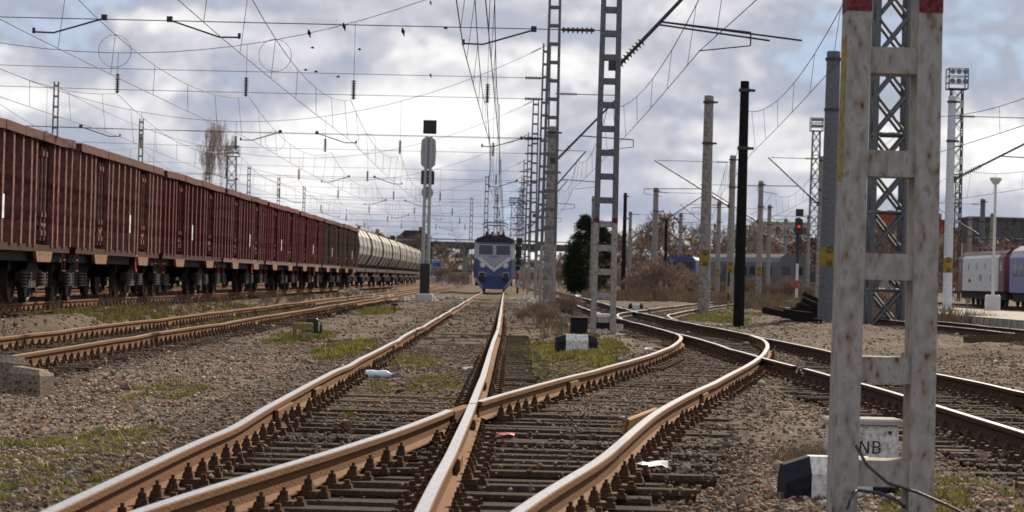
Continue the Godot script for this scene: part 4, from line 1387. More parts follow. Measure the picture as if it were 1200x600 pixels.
func lattice_tower(called: String, label: String, x: float, d: float, h: float, w0: float, w1: float, pitch: float, thick: float, lamps: int, m: Material) -> void:
	var y0 := gh(x, d) - 0.1
	var t := thing(called, label, "tower", Vector3(x, y0, -d), 0.0)
	var legs := []
	for i in 4:
		var a := Vector3([-w0, w0, w0, -w0][i] / 2, 0, [w0, w0, -w0, -w0][i] / 2)
		var b := Vector3([-w1, w1, w1, -w1][i] / 2, h, [w1, w1, -w1, -w1][i] / 2)
		legs.append([a, b])
		var mb := Mb.new()
		mb.tube(a, b, thick, thick * 0.85, 4)
		part("leg", mb, m, t)
	var n := int(h / pitch)
	for k in n:
		for i in 4:
			var j := (i + 1) % 4
			var f0 := k / float(n)
			var f1 := (k + 1) / float(n)
			var mb := Mb.new()
			mb.tube(legs[i][0].lerp(legs[i][1], f0), legs[j][0].lerp(legs[j][1], f1), thick * 0.55, thick * 0.55, 4)
			mb.tube(legs[j][0].lerp(legs[j][1], f0), legs[i][0].lerp(legs[i][1], f1), thick * 0.55, thick * 0.55, 4)
			if k % 2 == 0: mb.tube(legs[i][0].lerp(legs[i][1], f1), legs[j][0].lerp(legs[j][1], f1), thick * 0.6, thick * 0.6, 4)
			part("cross_brace", mb, m, t)
	if lamps > 0:
		var rw := w1 * 1.7
		var mb := Mb.new()
		mb.box(Vector3(0, h + 0.05, 0), Vector3(rw, 0.12, rw))
		for y in [0.7, 1.4, 2.2]:
			for i in 4:
				var a := Vector3([-rw, rw, rw, -rw][i] / 2, h + y, [rw, rw, -rw, -rw][i] / 2)
				var j := (i + 1) % 4
				mb.tube(a, Vector3([-rw, rw, rw, -rw][j] / 2, h + y, [rw, rw, -rw, -rw][j] / 2), 0.05, 0.05, 4)
				if y > 2.0: mb.tube(a, a + Vector3(0, -2.2, 0), 0.06, 0.06, 4)
		part("lamp_platform", mb, M.steel_dark, t)
		for k in lamps:
			for row in 2:
				var fl := Mb.new()
				fl.lathe(Vector3(-rw / 2 + rw * (k + 0.5) / lamps, h + 0.8 + row * 1.0, rw / 2 + 0.1), [[0.0, -0.25], [0.14, -0.22], [0.3, 0.12], [0.0, 0.1]], 10, Basis(Vector3.RIGHT, PI / 2.6))
				part("floodlight", fl, M.steel_grey, t)

func poles() -> void:
	round_pole("concrete_pole", "stout grey concrete pole with yellow marking in dry grass", 831, 112, 107, 0.23, 0.18, M.concrete, true)
	round_pole("concrete_pole", "slender concrete pole with yellow marking, behind the black wooden pole's left side", 859, 182, 160, 0.22, 0.17, M.concrete, true, -4.2)
	round_pole("concrete_pole", "thin concrete pole with a slanting arm, between the stout and the slender pole", 843, 236, 248, 0.22, 0.18, M.concrete, true, -3.2)
	round_pole("concrete_pole", "grey concrete pole with long arms rising from the brown bush", 769, 220, 217, 0.24, 0.2, M.concrete, false, 3.6)
	round_pole("concrete_pole", "pale concrete pole in front of the blue and orange locomotive", 798, 250, 270, 0.2, 0.17, M.concrete, false, -2.6)
	round_pole("concrete_pole", "grey concrete pole with two arms beside the red signal", 892, 212, 197, 0.22, 0.18, M.concrete, true, -4.0)
	round_pole("concrete_pole", "thin far concrete pole left of the red signal", 902, 240, 256, 0.22, 0.18, M.concrete, false, -3.0)
	round_pole("concrete_pole", "thick grey pole with two clamps behind the heap of old sleepers", 977, 60, 87, 0.3, 0.215, M.steel_grey, true)
	round_pole("concrete_pole", "concrete pole hidden behind the thick grey pole, its slanting arm reaching left of it", 964, 183, 150, 0.22, 0.17, M.concrete, false, -2.6)
	round_pole("tube_pole", "blue-white tubular pole with yellow sign beside the platform", 1116, 112, 112, 0.19, 0.16, M.white_blue, true, 4.6)
	round_pole("wooden_pole", "black tarred wooden pole standing at the grass edge", 873, 95, 76, 0.155, 0.12, M.tar)
	round_pole("wooden_pole", "black wooden pole leaning out of the bushes behind the pale mast", 733, 226, 200, 0.17, 0.12, M.tar)
	round_pole("wooden_pole", "short dark post rising beside the blue and orange locomotive", 781, 258, 260, 0.15, 0.13, M.tar)
	round_pole("concrete_pole", "thin grey post close behind the whitewashed lattice mast", 696, 230, 190, 0.16, 0.13, M.concrete)
	round_pole("concrete_pole", "far grey lamp pole with a flat arm above the bushes", 739, 248, 290, 0.2, 0.17, M.concrete, false, 3.0)
	round_pole("concrete_pole", "small far pole between the lamp pole and the bush", 752, 270, 340, 0.2, 0.17, M.concrete, false, -3.0)
	round_pole("concrete_pole", "dark grey pole behind the white and wine red locomotive", 1152, 233, 225, 0.24, 0.2, M.steel_grey, false, -4.0)
	round_pole("concrete_pole", "shorter grey pole left of the one behind the white locomotive", 1137, 254, 262, 0.24, 0.2, M.concrete)
	round_pole("concrete_pole", "far grey pole right of the one behind the white locomotive", 1163, 250, 285, 0.24, 0.2, M.concrete)
	round_pole("concrete_pole", "far thin pole above the passenger coaches, left of the slender pole pair", 879, 264, 330, 0.2, 0.17, M.concrete, false, -3.0)
	round_pole("concrete_pole", "thin far pole with an arm, just right of the stout marked pole", 838, 262, 310, 0.19, 0.15, M.concrete, false, -3.4)
	round_pole("concrete_pole", "far pole with an arm in front of the office block", 921, 256, 275, 0.2, 0.16, M.concrete, false, -3.4)
	round_pole("concrete_pole", "far pole with an arm close left of the slender floodlight tower", 948, 252, 262, 0.2, 0.16, M.concrete, false, -3.4)
	round_pole("concrete_pole", "far slim pole with an arm behind the bush by the far switch", 812, 268, 330, 0.19, 0.15, M.concrete, false, 3.4)
	round_pole("concrete_pole", "faint far pole right of the coaches", 887, 272, 380, 0.2, 0.17, M.concrete)
	round_pole("concrete_pole", "stout brownish concrete pole rising inside the row of lattice masts", 648, 148, 111, 0.24, 0.2, M.concrete)
	for q in [[571, 205, 347], [553, 231, 442], [582, 219, 390]]:
		var p := at(q[0], q[1], q[2])
		lattice_mast("slim lattice mast far behind the blue locomotive", p.x, q[2], p.y, M.steel_grey, 0.9, "masts far behind the blue locomotive", 0.65)
	tall_signal()
	square_signal("signal showing a red light on a red and white post in dry grass", 936, 245, 165, true)
	square_signal("dark signal seen through the openings of the rust stained mast", 1064, 262, 168, false)
	square_signal("small dark signal close beside the blue locomotive", 608, 279, 210, false)
	square_signal("small dark signal above the grey hopper wagons", 460, 276, 320, false)
	square_signal("tiny far signal between the hopper wagons and the overpass", 505, 285, 360, false)
	var p := at(1037, 340, 90.0)
	lattice_tower("lattice_tower", "heavy cross-braced steel tower rising behind the rust stained mast", p.x, 90.0, 19.0, 1.05, 0.95, 1.25, 0.1, 0, M.steel_grey)
	p = at(957, 147, 459.0)
	lattice_tower("floodlight_tower", "slender floodlight tower beside the thick grey pole", p.x, 459.0, p.y - 2.3, 1.9, 1.2, 1.9, 0.09, 4, M.steel_grey)
	p = at(1122, 79, 294.0)
	lattice_tower("floodlight_tower", "floodlight tower with a caged platform behind the blue-white pole", p.x, 294.0, p.y - 2.3, 1.5, 1.2, 1.5, 0.07, 3, M.steel_dark)
	p = at(272, 184, 560.0)
	lattice_tower("floodlight_tower", "floodlight tower beside the bare poplar behind the wagons", p.x, 560.0, p.y - 2.3, 2.2, 1.7, 2.2, 0.09, 4, M.steel_grey)
	p = at(603, 231, 780.0)
	lattice_tower("floodlight_tower", "faint floodlight tower far behind the overpass", p.x, 780.0, p.y - 2.3, 2.4, 1.6, 2.6, 0.11, 4, M.steel_grey)
	p = at(1122, 222, 600.0)
	lattice_tower("radio_tower", "far thin radio mast above the orange brick house", p.x, 600.0, p.y, 1.2, 0.9, 1.6, 0.07, 0, M.steel_grey)
	# platform lamp with a white block for a foot
	p = on(1163, 364, 0.3)
	var lp := thing("platform_lamp", "white platform lamp post on a white concrete block", "lamp post", Vector3(p.x, 0.3, p.z))
	var q := Mb.new()
	q.chbox(Vector3(0, 0.36, 0), Vector3(0.62, 0.72, 0.6), 0.06)
	part("block", q, M.white, lp)
	q = Mb.new()
	q.tube(Vector3(0, 0.7, 0), Vector3(0, 5.7, 0), 0.075, 0.055, 8)
	part("post", q, M.white, lp)
	q = Mb.new()
	q.lathe(Vector3(0, 5.7, 0), [[0.0, 0.0], [0.13, 0.0], [0.28, 0.24], [0.26, 0.3], [0.0, 0.38]], 14)
	part("lamp_head", q, M.white, lp)


# ---------------------------------------------------------------- locomotives and coaches
func text_mesh(s: String, size: float, m: Material, deep := 0.01) -> TextMesh:
	var tm := TextMesh.new()
	var f := SystemFont.new()
	f.font_names = PackedStringArray(["Droid Sans"])
	f.font_weight = 500
	tm.font = f
	tm.text = s
	tm.font_size = 64
	tm.pixel_size = size / 64.0
	tm.depth = deep
	tm.material = m
	return tm

func pantograph(parent: Node3D, z: float, y: float) -> void:
	var mb := Mb.new()
	for x in [-0.55, 0.55]:
		mb.tube(Vector3(x, y, z - 0.6), Vector3(x, y + 0.35, z + 0.5), 0.03, 0.03, 5)
		mb.tube(Vector3(x, y + 0.35, z + 0.5), Vector3(x * 1.3, y + 0.62, z - 0.5), 0.025, 0.025, 5)
	mb.path(PackedVector3Array([Vector3(-0.95, y + 0.48, z - 0.5), Vector3(-0.7, y + 0.66, z - 0.5), Vector3(0.7, y + 0.66, z - 0.5), Vector3(0.95, y + 0.48, z - 0.5)]), 0.04, 6)
	mb.path(PackedVector3Array([Vector3(-0.9, y + 0.5, z - 0.2), Vector3(-0.7, y + 0.64, z - 0.2), Vector3(0.7, y + 0.64, z - 0.2), Vector3(0.9, y + 0.5, z - 0.2)]), 0.03, 6)
	part("pantograph", mb, M.wire, parent)
	for x in [-0.6, -0.2, 0.2, 0.6]:
		var q := Mb.new()
		q.lathe(Vector3(x, y - 0.25, z), [[0.1, 0.0], [0.14, 0.05], [0.09, 0.1], [0.13, 0.15], [0.08, 0.2], [0.12, 0.25], [0.0, 0.28]], 8)
		part("roof_insulator", q, M.red_paint, parent)

func blue_locomotive() -> void:
	var d := 199.0
	var L := 19.8
	var x: float = tr.A.cx(d)
	var o := thing("electric_locomotive", "blue and grey electric locomotive with white chevron facing down the straight track", "locomotive", Vector3(x, 0.17, -d))
	o.scale = Vector3(1.0, 1.08, 1.0)
	# z 0 is the front buffer beam; the body runs to -z
	var q := Mb.new()
	var lower := [Vector2(-1.48, 0.95), Vector2(1.48, 0.95), Vector2(1.5, 2.2), Vector2(-1.5, 2.2)]
	q.prism(lower, -L + 0.8, -0.62)
	var nose := []
	for y in [[0.95, 0.0], [2.2, -0.1]]:
		nose.append([Vector3(-1.25, y[0], y[1]), Vector3(1.25, y[0], y[1]), Vector3(1.49, y[0], -0.62), Vector3(-1.49, y[0], -0.62)])
	q.hexa(nose[0] + nose[1])
	part("lower_body", q, M.blue_body, o)
	q = Mb.new()
	var ub := [Vector3(-1.25, 2.2, -0.1), Vector3(1.25, 2.2, -0.1), Vector3(1.49, 2.2, -0.62), Vector3(-1.49, 2.2, -0.62)]
	var ut := [Vector3(-1.18, 3.3, -0.36), Vector3(1.18, 3.3, -0.36), Vector3(1.45, 3.3, -0.85), Vector3(-1.45, 3.3, -0.85)]
	q.hexa(ub + ut)
	q.prism([Vector2(-1.5, 2.2), Vector2(1.5, 2.2), Vector2(1.45, 3.3), Vector2(-1.45, 3.3)], -L + 0.8, -0.86)
	part("upper_body", q, M.light_grey, o)
	q = Mb.new()
	q.prism([Vector2(-1.47, 3.3), Vector2(1.47, 3.3), Vector2(1.3, 3.56), Vector2(0.8, 3.74), Vector2(-0.8, 3.74), Vector2(-1.3, 3.56)], -L + 0.8, -0.3)
	part("roof", q, M.roof_grey, o)
	var tilt := Basis(Vector3.RIGHT, -atan2(0.26, 1.1))
	var band := Mb.new()
	band.box(Vector3(0, 3.22, -0.335), Vector3(2.36, 0.1, 0.02), tilt)
	part("blue_band", band, M.blue_body, o)
	for s in [-1.0, 1.0]:
		var w := Mb.new()
		w.box(Vector3(s * 0.62, 2.78, -0.232), Vector3(1.02, 0.66, 0.02), tilt)
		part("windscreen", w, M.glass, o)
		var wf := Mb.new()
		for e in [-0.53, 0.53]: wf.box(Vector3(s * 0.62 + e, 2.78, -0.222), Vector3(0.05, 0.76, 0.03), tilt)
		for e in [-0.36, 0.36]: wf.box(Vector3(s * 0.62, 2.78 + e * 0.97, -0.222 - e * 0.235), Vector3(1.1, 0.05, 0.03), tilt)
		part("window_frame", wf, M.silver, o)
		var h := Mb.new()
		h.lathe(Vector3(s * 0.82, 1.78, -0.07), [[0.24, 0.0], [0.24, 0.1], [0.19, 0.12], [0.19, 0.06], [0.0, 0.04]], 16, Basis(Vector3.RIGHT, PI / 2))
		part("headlight_ring", h, M.silver, o)
		var l := Mb.new()
		l.lathe(Vector3(s * 0.82, 1.78, 0.0), [[0.0, 0.03], [0.185, 0.01], [0.185, 0.0]], 14, Basis(Vector3.RIGHT, PI / 2))
		part("headlight", l, M.lens_off, o)
		var mk := Mb.new()
		mk.chbox(Vector3(s * 0.86, 1.14, 0.03), Vector3(0.5, 0.34, 0.12), 0.04)
		part("marker_box", mk, M.light_grey, o)
		mk = Mb.new()
		mk.box(Vector3(s * 0.86, 1.14, 0.095), Vector3(0.36, 0.22, 0.02))
		part("marker_glass", mk, M.roof_grey, o)
		var bf := Mb.new()
		bf.tube(Vector3(s * 0.875, 0.9, -0.05), Vector3(s * 0.875, 0.9, 0.5), 0.12, 0.1, 10)
		bf.tube(Vector3(s * 0.875, 0.9, 0.5), Vector3(s * 0.875, 0.9, 0.56), 0.24, 0.23, 14)
		part("buffer", bf, M.roof_grey, o)
		# chevron: two white bars meeting under the windscreens
		var cv := Mb.new()
		cv.prism([Vector2(0.0, 1.35), Vector2(s * 1.2, 2.16), Vector2(s * 1.2, 2.3), Vector2(s * 0.95, 2.3), Vector2(0.0, 1.62)] if s > 0 else [Vector2(0.0, 1.35), Vector2(0.0, 1.62), Vector2(-0.95, 2.3), Vector2(-1.2, 2.3), Vector2(-1.2, 2.16)], -0.01, 0.012, Transform3D(Basis(Vector3.RIGHT, -0.08), Vector3(0, 0.0, 0.07)))
		part("chevron", cv, M.white, o)
		var hr := Mb.new()
		hr.path(PackedVector3Array([Vector3(s * 0.25, 1.1, 0.05), Vector3(s * 0.25, 1.18, 0.12), Vector3(s * 0.55, 1.18, 0.12)]), 0.015, 5)
		part("handrail", hr, M.silver, o)
		var sk := Mb.new()
		sk.box(Vector3(s * 1.3, 0.62, -9.9), Vector3(0.1, 0.5, 18.0))
		part("side_skirt", sk, M.roof_grey, o)
	q = Mb.new()
	q.prism([Vector2(0.0, 1.66), Vector2(0.9, 2.3), Vector2(-0.9, 2.3)], -0.01, 0.008, Transform3D(Basis(Vector3.RIGHT, -0.08), Vector3(0, 0, 0.07)))
	part("chevron_field", q, M.light_grey, o)
	q = Mb.new()
	q.prism([Vector2(-1.42, 0.95), Vector2(-1.3, 0.6), Vector2(-0.85, 0.16), Vector2(0.85, 0.16), Vector2(1.3, 0.6), Vector2(1.42, 0.95)], -0.5, -0.05)
	part("snow_plough", q, M.blue_body, o)
	for s in [-1.0, 1.0]:
		q = Mb.new()
		q.prism([Vector2(s * 0.72, 0.2), Vector2(s * 1.28, 0.62), Vector2(s * 1.4, 0.92), Vector2(s * 1.2, 0.92)] if s > 0 else [Vector2(s * 0.72, 0.2), Vector2(s * 1.2, 0.92), Vector2(s * 1.4, 0.92), Vector2(s * 1.28, 0.62)], -0.06, -0.03)
		part("plough_edge", q, M.light_grey, o)
	var tm := pm("lettering", text_mesh("40 0667-2", 0.17, M.blue_body), o, Vector3(0, 2.34, -0.11))
	tm.basis = tilt
	for z in [-3.2, -5.2, -7.2, -12.6, -14.6, -16.6]: wheelset(o, z)
	for z in [-3.5, -15.5]: pantograph(o, z, 4.05)
	q = Mb.new()
	q.box(Vector3(0, 3.8, -9.5), Vector3(1.5, 0.25, 8.0))
	part("roof_vents", q, M.roof_grey, o)
	q = Mb.new()
	q.lathe(Vector3(0, 3.74, -0.75), [[0.16, 0.0], [0.16, 0.16], [0.0, 0.2]], 10)
	part("top_light", q, M.silver, o)

func white_locomotive() -> void:
	var d := 184.0     # near end
	var L := 19.8
	var o := thing("electric_locomotive", "white electric locomotive with wine red cabs beyond the platform lamp", "locomotive", Vector3(34.8, 0.17, -d))
	var pr := [Vector2(-1.48, 1.0), Vector2(1.48, 1.0), Vector2(1.48, 3.3), Vector2(1.3, 3.55), Vector2(-1.3, 3.55), Vector2(-1.48, 3.3)]
	var q := Mb.new()
	q.prism(pr, -L + 2.6, -2.6)
	part("white_body", q, M.white_body, o)
	for e in [[-L + 0.6, -L + 2.6], [-2.6, -0.5]]:
		q = Mb.new()
		q.prism(pr, e[0], e[1])
		part("cab", q, M.wine_body, o)
	q = Mb.new()
	q.prism([Vector2(-1.35, 3.55), Vector2(1.35, 3.55), Vector2(1.0, 3.82), Vector2(-1.0, 3.82)], -L + 0.7, -0.6)
	part("roof", q, M.roof_grey, o)
	for k in 4:
		q = Mb.new()
		q.tube(Vector3(-1.475, 2.75, -4.4 - 3.4 * k), Vector3(-1.495, 2.75, -4.4 - 3.4 * k), 0.24, 0.24, 12)
		part("porthole", q, M.glass, o)
	for e in [-1.6, -L + 1.7]:
		q = Mb.new()
		q.box(Vector3(-1.485, 2.75, e), Vector3(0.02, 0.75, 0.95))
		part("cab_window", q, M.glass, o)
	for s in [-0.62, 0.62]:
		q = Mb.new()
		q.box(Vector3(s, 2.75, -0.495), Vector3(1.0, 0.7, 0.02))
		part("windscreen", q, M.glass, o)
	q = Mb.new()
	q.box(Vector3(0, 0.72, -L / 2), Vector3(2.5, 0.56, L - 1.6))
	part("underframe", q, M.bogie, o)
	for z in [-3.2, -5.2, -7.2, -12.6, -14.6, -16.6]: wheelset(o, z)
	for z in [-4.5, -15.0]: pantograph(o, z, 4.1)
	var tm := pm("lettering", text_mesh("CFR", 0.62, M.steel_dark), o, Vector3(-1.487, 1.9, -9.6))
	tm.rotation.y = -PI / 2
	tm = pm("lettering", text_mesh("8", 0.55, M.steel_dark), o, Vector3(-1.487, 1.9, -5.6))
	tm.rotation.y = -PI / 2
	q = Mb.new()
	q.box(Vector3(-1.487, 1.72, -14.0), Vector3(0.012, 0.22, 0.9))
	part("red_mark", q, M.red_paint, o)
	buffers_at(o, 0.0)
	coach("lilac blue passenger coach coupled in front of the white locomotive", Vector3(34.8, 0.17, -183.2), 0.0, M.lilac_body, M.light_grey, 24.0, 4.05, true)

func buffers_at(o: Node3D, z: float) -> void:
	for s in [-0.875, 0.875]:
		var mb := Mb.new()
		mb.tube(Vector3(s, 1.06, z - 0.5), Vector3(s, 1.06, z - 0.05), 0.1, 0.1, 8)
		mb.tube(Vector3(s, 1.06, z - 0.05), Vector3(s, 1.06, z), 0.23, 0.22, 12)
		part("buffer", mb, M.bogie, o)

func coach(label: String, p: Vector3, turn: float, body: Material, roof: Material, L: float, h: float, forward: bool) -> Node3D:   # stands from z 0 towards +z when forward, else towards -z
	var o := thing("passenger_coach", label, "coach", p, turn)
	var z0 := 0.4 if forward else -L + 0.4
	var z1 := L - 0.4 if forward else -0.4
	var q := Mb.new()
	q.prism([Vector2(-1.4, 0.95), Vector2(1.4, 0.95), Vector2(1.42, h - 0.8), Vector2(-1.42, h - 0.8)], z0, z1)
	part("body", q, body, o)
	q = Mb.new()
	q.prism([Vector2(-1.42, h - 0.8), Vector2(1.42, h - 0.8), Vector2(1.25, h - 0.35), Vector2(0.7, h), Vector2(-0.7, h), Vector2(-1.25, h - 0.35)], z0, z1)
	part("roof", q, roof, o)
	var n := int((L - 3.0) / 2.1)
	for s in [-1.0, 1.0]:
		for k in n:
			q = Mb.new()
			q.box(Vector3(s * 1.415, 2.45, z0 + 2.0 + 2.1 * k), Vector3(0.02, 0.85, 1.3))
			part("window", q, M.glass, o)
	q = Mb.new()
	q.box(Vector3(0, 0.65, (z0 + z1) / 2), Vector3(2.4, 0.6, L - 1.2))
	part("underframe", q, M.bogie, o)
	for z in [z0 + 2.0, z0 + 4.5, z1 - 4.5, z1 - 2.0]: wheelset(o, z)
	for s in [-0.65, 0.65]:
		q = Mb.new()
		q.box(Vector3(s, 2.5, z1 + 0.005), Vector3(0.85, 0.8, 0.02))
		part("end_window", q, M.glass, o)
	return o

func vehicles() -> void:
	blue_locomotive()
	white_locomotive()
	# the blue and orange locomotive among the poles
	var p := at(797, 340, 262.0)
	var o := thing("electric_locomotive", "small far locomotive with blue cab and orange front among the poles", "locomotive", Vector3(p.x, 0.1, p.z), -0.12)
	var q := Mb.new()
	q.prism([Vector2(-1.45, 1.0), Vector2(1.45, 1.0), Vector2(1.45, 1.9), Vector2(-1.45, 1.9)], -16.0, 0.0)
	part("lower_body", q, M.orange_body, o)
	q = Mb.new()
	q.prism([Vector2(-1.45, 1.9), Vector2(1.45, 1.9), Vector2(1.4, 3.3), Vector2(1.1, 3.6), Vector2(-1.1, 3.6), Vector2(-1.4, 3.3)], -16.0, -0.1)
	part("upper_body", q, M.blue_body, o)
	for s in [-0.62, 0.62]:
		q = Mb.new()
		q.box(Vector3(s, 2.65, -0.095), Vector3(1.05, 0.85, 0.03))
		part("windscreen", q, M.glass, o)
	q = Mb.new()
	q.box(Vector3(0, 0.6, -8.0), Vector3(2.5, 0.8, 15.6))
	part("underframe", q, M.bogie, o)
	for z in [-2.0, -4.5, -11.0, -13.5]: wheelset(o, z)
	pantograph(o, -3.0, 3.9)
	buffers_at(o, 0.55)
	p = at(907, 340, 285.0)
	coach("white-roofed passenger coach with dark lower body behind the dry grass", Vector3(p.x, 0.1, p.z), 0.16, M.navy_block, M.light_grey, 24.0, 3.9, false)
	p = at(862, 340, 300.0)
	coach("second white-roofed coach farther behind the black pole", Vector3(p.x - 0.5, 0.1, p.z), 0.05, M.wine_body, M.white, 24.0, 3.9, false)
	p = at(930, 340, 262.0)
	coach("grey coach with a rounded dark blue end behind the red signal", Vector3(p.x, 0.1, p.z), 0.3, M.steel_grey, M.steel_grey, 22.0, 4.1, false)


# ---------------------------------------------------------------- buildings and the overpass
func house(called: String, label: String, u: float, v_eave: float, d: float, wide: float, deep: float, wall: Material, roof: Material, floors: int, cols: int, pitch: float, turn := 0.0, cat := "house") -> Node3D:
	var p := at(u, v_eave, d)
	var y0 := gh(p.x, d) - 0.3
	var h := p.y - y0
	var o := thing(called, label, cat, Vector3(p.x, y0, -d), turn)
	var q := Mb.new()
	q.box(Vector3(0, h / 2, -deep / 2), Vector3(wide, h, deep))
	part("wall", q, wall, o)
	q = Mb.new()
	if pitch > 0.0:
		q.prism([Vector2(-wide / 2 - 0.5, h), Vector2(wide / 2 + 0.5, h), Vector2(wide / 2 - wide * 0.2, h + pitch), Vector2(-wide / 2 + wide * 0.2, h + pitch)], -deep - 0.4, 0.4)
	else:
		q.box(Vector3(0, h + 0.2, -deep / 2), Vector3(wide + 0.5, 0.4, deep + 0.5))
	var rf := part("roof", q, roof, o)
	if pitch > 0.0:
		q = Mb.new()
		q.box(Vector3(wide * 0.2, h + pitch + 0.3, -deep * 0.4), Vector3(0.9, 1.4, 0.9))
		part("chimney", q, M.brick, rf)
	var fh := (h - 0.4) / floors
	for f in floors:
		for k in cols:
			var x := -wide / 2 + wide * (k + 0.5) / cols
			var y := 0.4 + fh * (f + 0.52)
			q = Mb.new()
			q.box(Vector3(x, y, 0.02), Vector3(wide / cols * 0.5, fh * 0.52, 0.06))
			var w := part("window", q, M.window, o)
			q = Mb.new()
			q.box(Vector3(x, y - fh * 0.29, 0.08), Vector3(wide / cols * 0.58, 0.12, 0.2))
			part("sill", q, M.plaster, w)
	for k in int(deep / 3.0):
		q = Mb.new()
		q.box(Vector3(-wide / 2 - 0.02, h * 0.6, -1.5 - 3.0 * k), Vector3(0.06, fh * 0.5, 1.3))
		part("window", q, M.window, o)
	return o

func buildings() -> void:
	house("apartment_building", "dark grey building on the hill behind the white locomotive", 1192, 258, 420, 14.0, 10.0, M.dark_wall, M.dark_wall, 3, 5, 0.0, 0.0, "building")
	house("brick_house", "orange brick house beside the radio mast", 1128, 270, 470, 8.0, 8.0, M.brick, M.roof_red, 3, 3, 0.0)
	house("house", "cream house with red tiled roof seen through the rust stained mast", 1048, 268, 400, 8.0, 8.0, M.cream, M.roof_red, 2, 3, 2.2)
	house("house", "cream house with red tiled roof right of the heavy steel tower", 1092, 272, 430, 7.0, 7.0, M.cream, M.roof_red, 2, 3, 2.0)
	house("office_building", "pale office block with a green panel behind the poles", 917, 262, 620, 12.0, 10.0, M.plaster, M.green_panel, 4, 6, 0.0, 0.0, "building")
	house("grey_shed", "grey shed with a dark roof behind the coaches", 968, 290, 360, 10.0, 8.0, M.dark_wall, M.roof_grey, 1, 4, 1.2, 0.0, "shed")
	house("house", "small house with red roof far behind the hopper wagons", 430, 283, 640, 11.0, 8.0, M.cream, M.roof_red, 1, 4, 2.0)
	house("house", "second red-roofed house left of the far poles", 412, 279, 700, 8.0, 8.0, M.plaster, M.roof_red, 2, 3, 2.2)
	house("house", "dark roofed house on the rise behind the tall signal", 485, 279, 720, 8.0, 8.0, M.plaster, M.roof_grey, 2, 3, 2.0)
	house("white_house", "low white building under the far overpass", 522, 318, 500, 9.0, 6.0, M.plaster, M.roof_grey, 1, 4, 0.0)
	# overpass
	var d := 430.0
	var a := at(480, 289, d)
	var o := thing("overpass", "low concrete road overpass on piers behind the blue locomotive", "bridge", Vector3(-5.0, 0.0, -d), 0.03)
	var q := Mb.new()
	q.box(Vector3(0, a.y + 0.4, 0), Vector3(38.0, 0.95, 9.0))
	part("deck", q, M.dark_wall, o)
	q = Mb.new()
	q.box(Vector3(0, a.y + 1.25, 4.4), Vector3(38.0, 0.14, 0.2))
	part("parapet_rail", q, M.steel_dark, o)
	for k in 13:
		q = Mb.new()
		q.box(Vector3(-18.0 + 3.0 * k, a.y + 1.02, 4.4), Vector3(0.14, 0.32, 0.14))
		part("rail_post", q, M.steel_dark, o)
	for x in [-17.5, -13.0, -1.5, 11.5, 16.0]:
		q = Mb.new()
		q.box(Vector3(x, a.y / 2 - 0.3, 2.8), Vector3(0.9, a.y + 0.5, 0.9))
		q.box(Vector3(x, a.y - 0.35, 0), Vector3(1.2, 0.55, 8.0))
		part("pier", q, M.concrete, o)
	# low platform on the right
	q = Mb.new()
	q.box(Vector3(19.3, 0.1, -121.0), Vector3(6.6, 0.4, 84.0))
	one("platform", q, M.platform, "low pale concrete platform with the white lamp post", "platform")
	# hills that close the view
	var st := SurfaceTool.new()
	st.begin(Mesh.PRIMITIVE_TRIANGLES)
	var n := 160
	for r in 6:
		for i in n + 1:
			var x := lerpf(-900.0, 900.0, i / float(n))
			var f := r / 5.0
			var hh := (11.0 + 7.0 * nz.get_noise_1d(x * 0.02) + 3.0 * nz2.get_noise_1d(x * 0.12)) * (1.0 if x < 100.0 else 0.9)
			st.set_color(Color(0.12, 0.11, 0.1))
			st.add_vertex(Vector3(x, -1.0 + hh * smoothstep(0.0, 1.0, f), -1050.0 - 350.0 * f))
	for r in 5:
		for i in n:
			var b := r * (n + 1) + i
			st.add_index(b); st.add_index(b + n + 1); st.add_index(b + 1)
			st.add_index(b + 1); st.add_index(b + n + 1); st.add_index(b + n + 2)
	st.generate_normals()
	st.set_material(M.leaf)
	tag(pm("hills", st.commit(), self), "low wooded hills behind the yard", "", "", "structure")


# ---------------------------------------------------------------- trees
func branchy(mb: Mb, twigs: Mb, r: RandomNumberGenerator, p: Vector3, dir: Vector3, len: float, rad: float, depth: int, up: float, most: int, least: float) -> void:
	var e := p + dir * len
	(mb if depth < 2 else twigs).tube(p, e, maxf(rad, least), maxf(rad * 0.62, least), 5 if depth < 2 else 3, false)
	if depth >= most: return
	var n := 3 if depth < most - 1 else 4
	for i in n:
		var side := dir.cross(Vector3(r.randf_range(-1, 1), r.randf_range(-0.3, 0.3), r.randf_range(-1, 1))).normalized()
		var nd := (dir * r.randf_range(0.55, 0.95) + side * r.randf_range(0.45, 0.95) + Vector3.UP * up).normalized()
		var f := r.randf_range(0.45, 1.0) if i > 0 else 1.0
		branchy(mb, twigs, r, p + dir * len * f, nd, len * r.randf_range(0.58, 0.8), rad * 0.55, depth + 1, up, most, least)

func bare_tree(called: String, label: String, group: String, p: Vector3, h: float, sd: int, up: float, twig: Material, thick := 0.02, most := 6) -> Node3D:
	var r := RandomNumberGenerator.new()
	r.seed = sd
	var o := thing(called, label, "tree", p, 0.0, group)
	var mb := Mb.new()
	var tw := Mb.new()
	branchy(mb, tw, r, Vector3(0, -0.2, 0), Vector3(0.03, 1, 0.02).normalized(), h * 0.3, h * thick, 0, up, most, 0.026)
	part("trunk", mb, M.bark, o)
	part("crown", tw, twig, o)
	return o

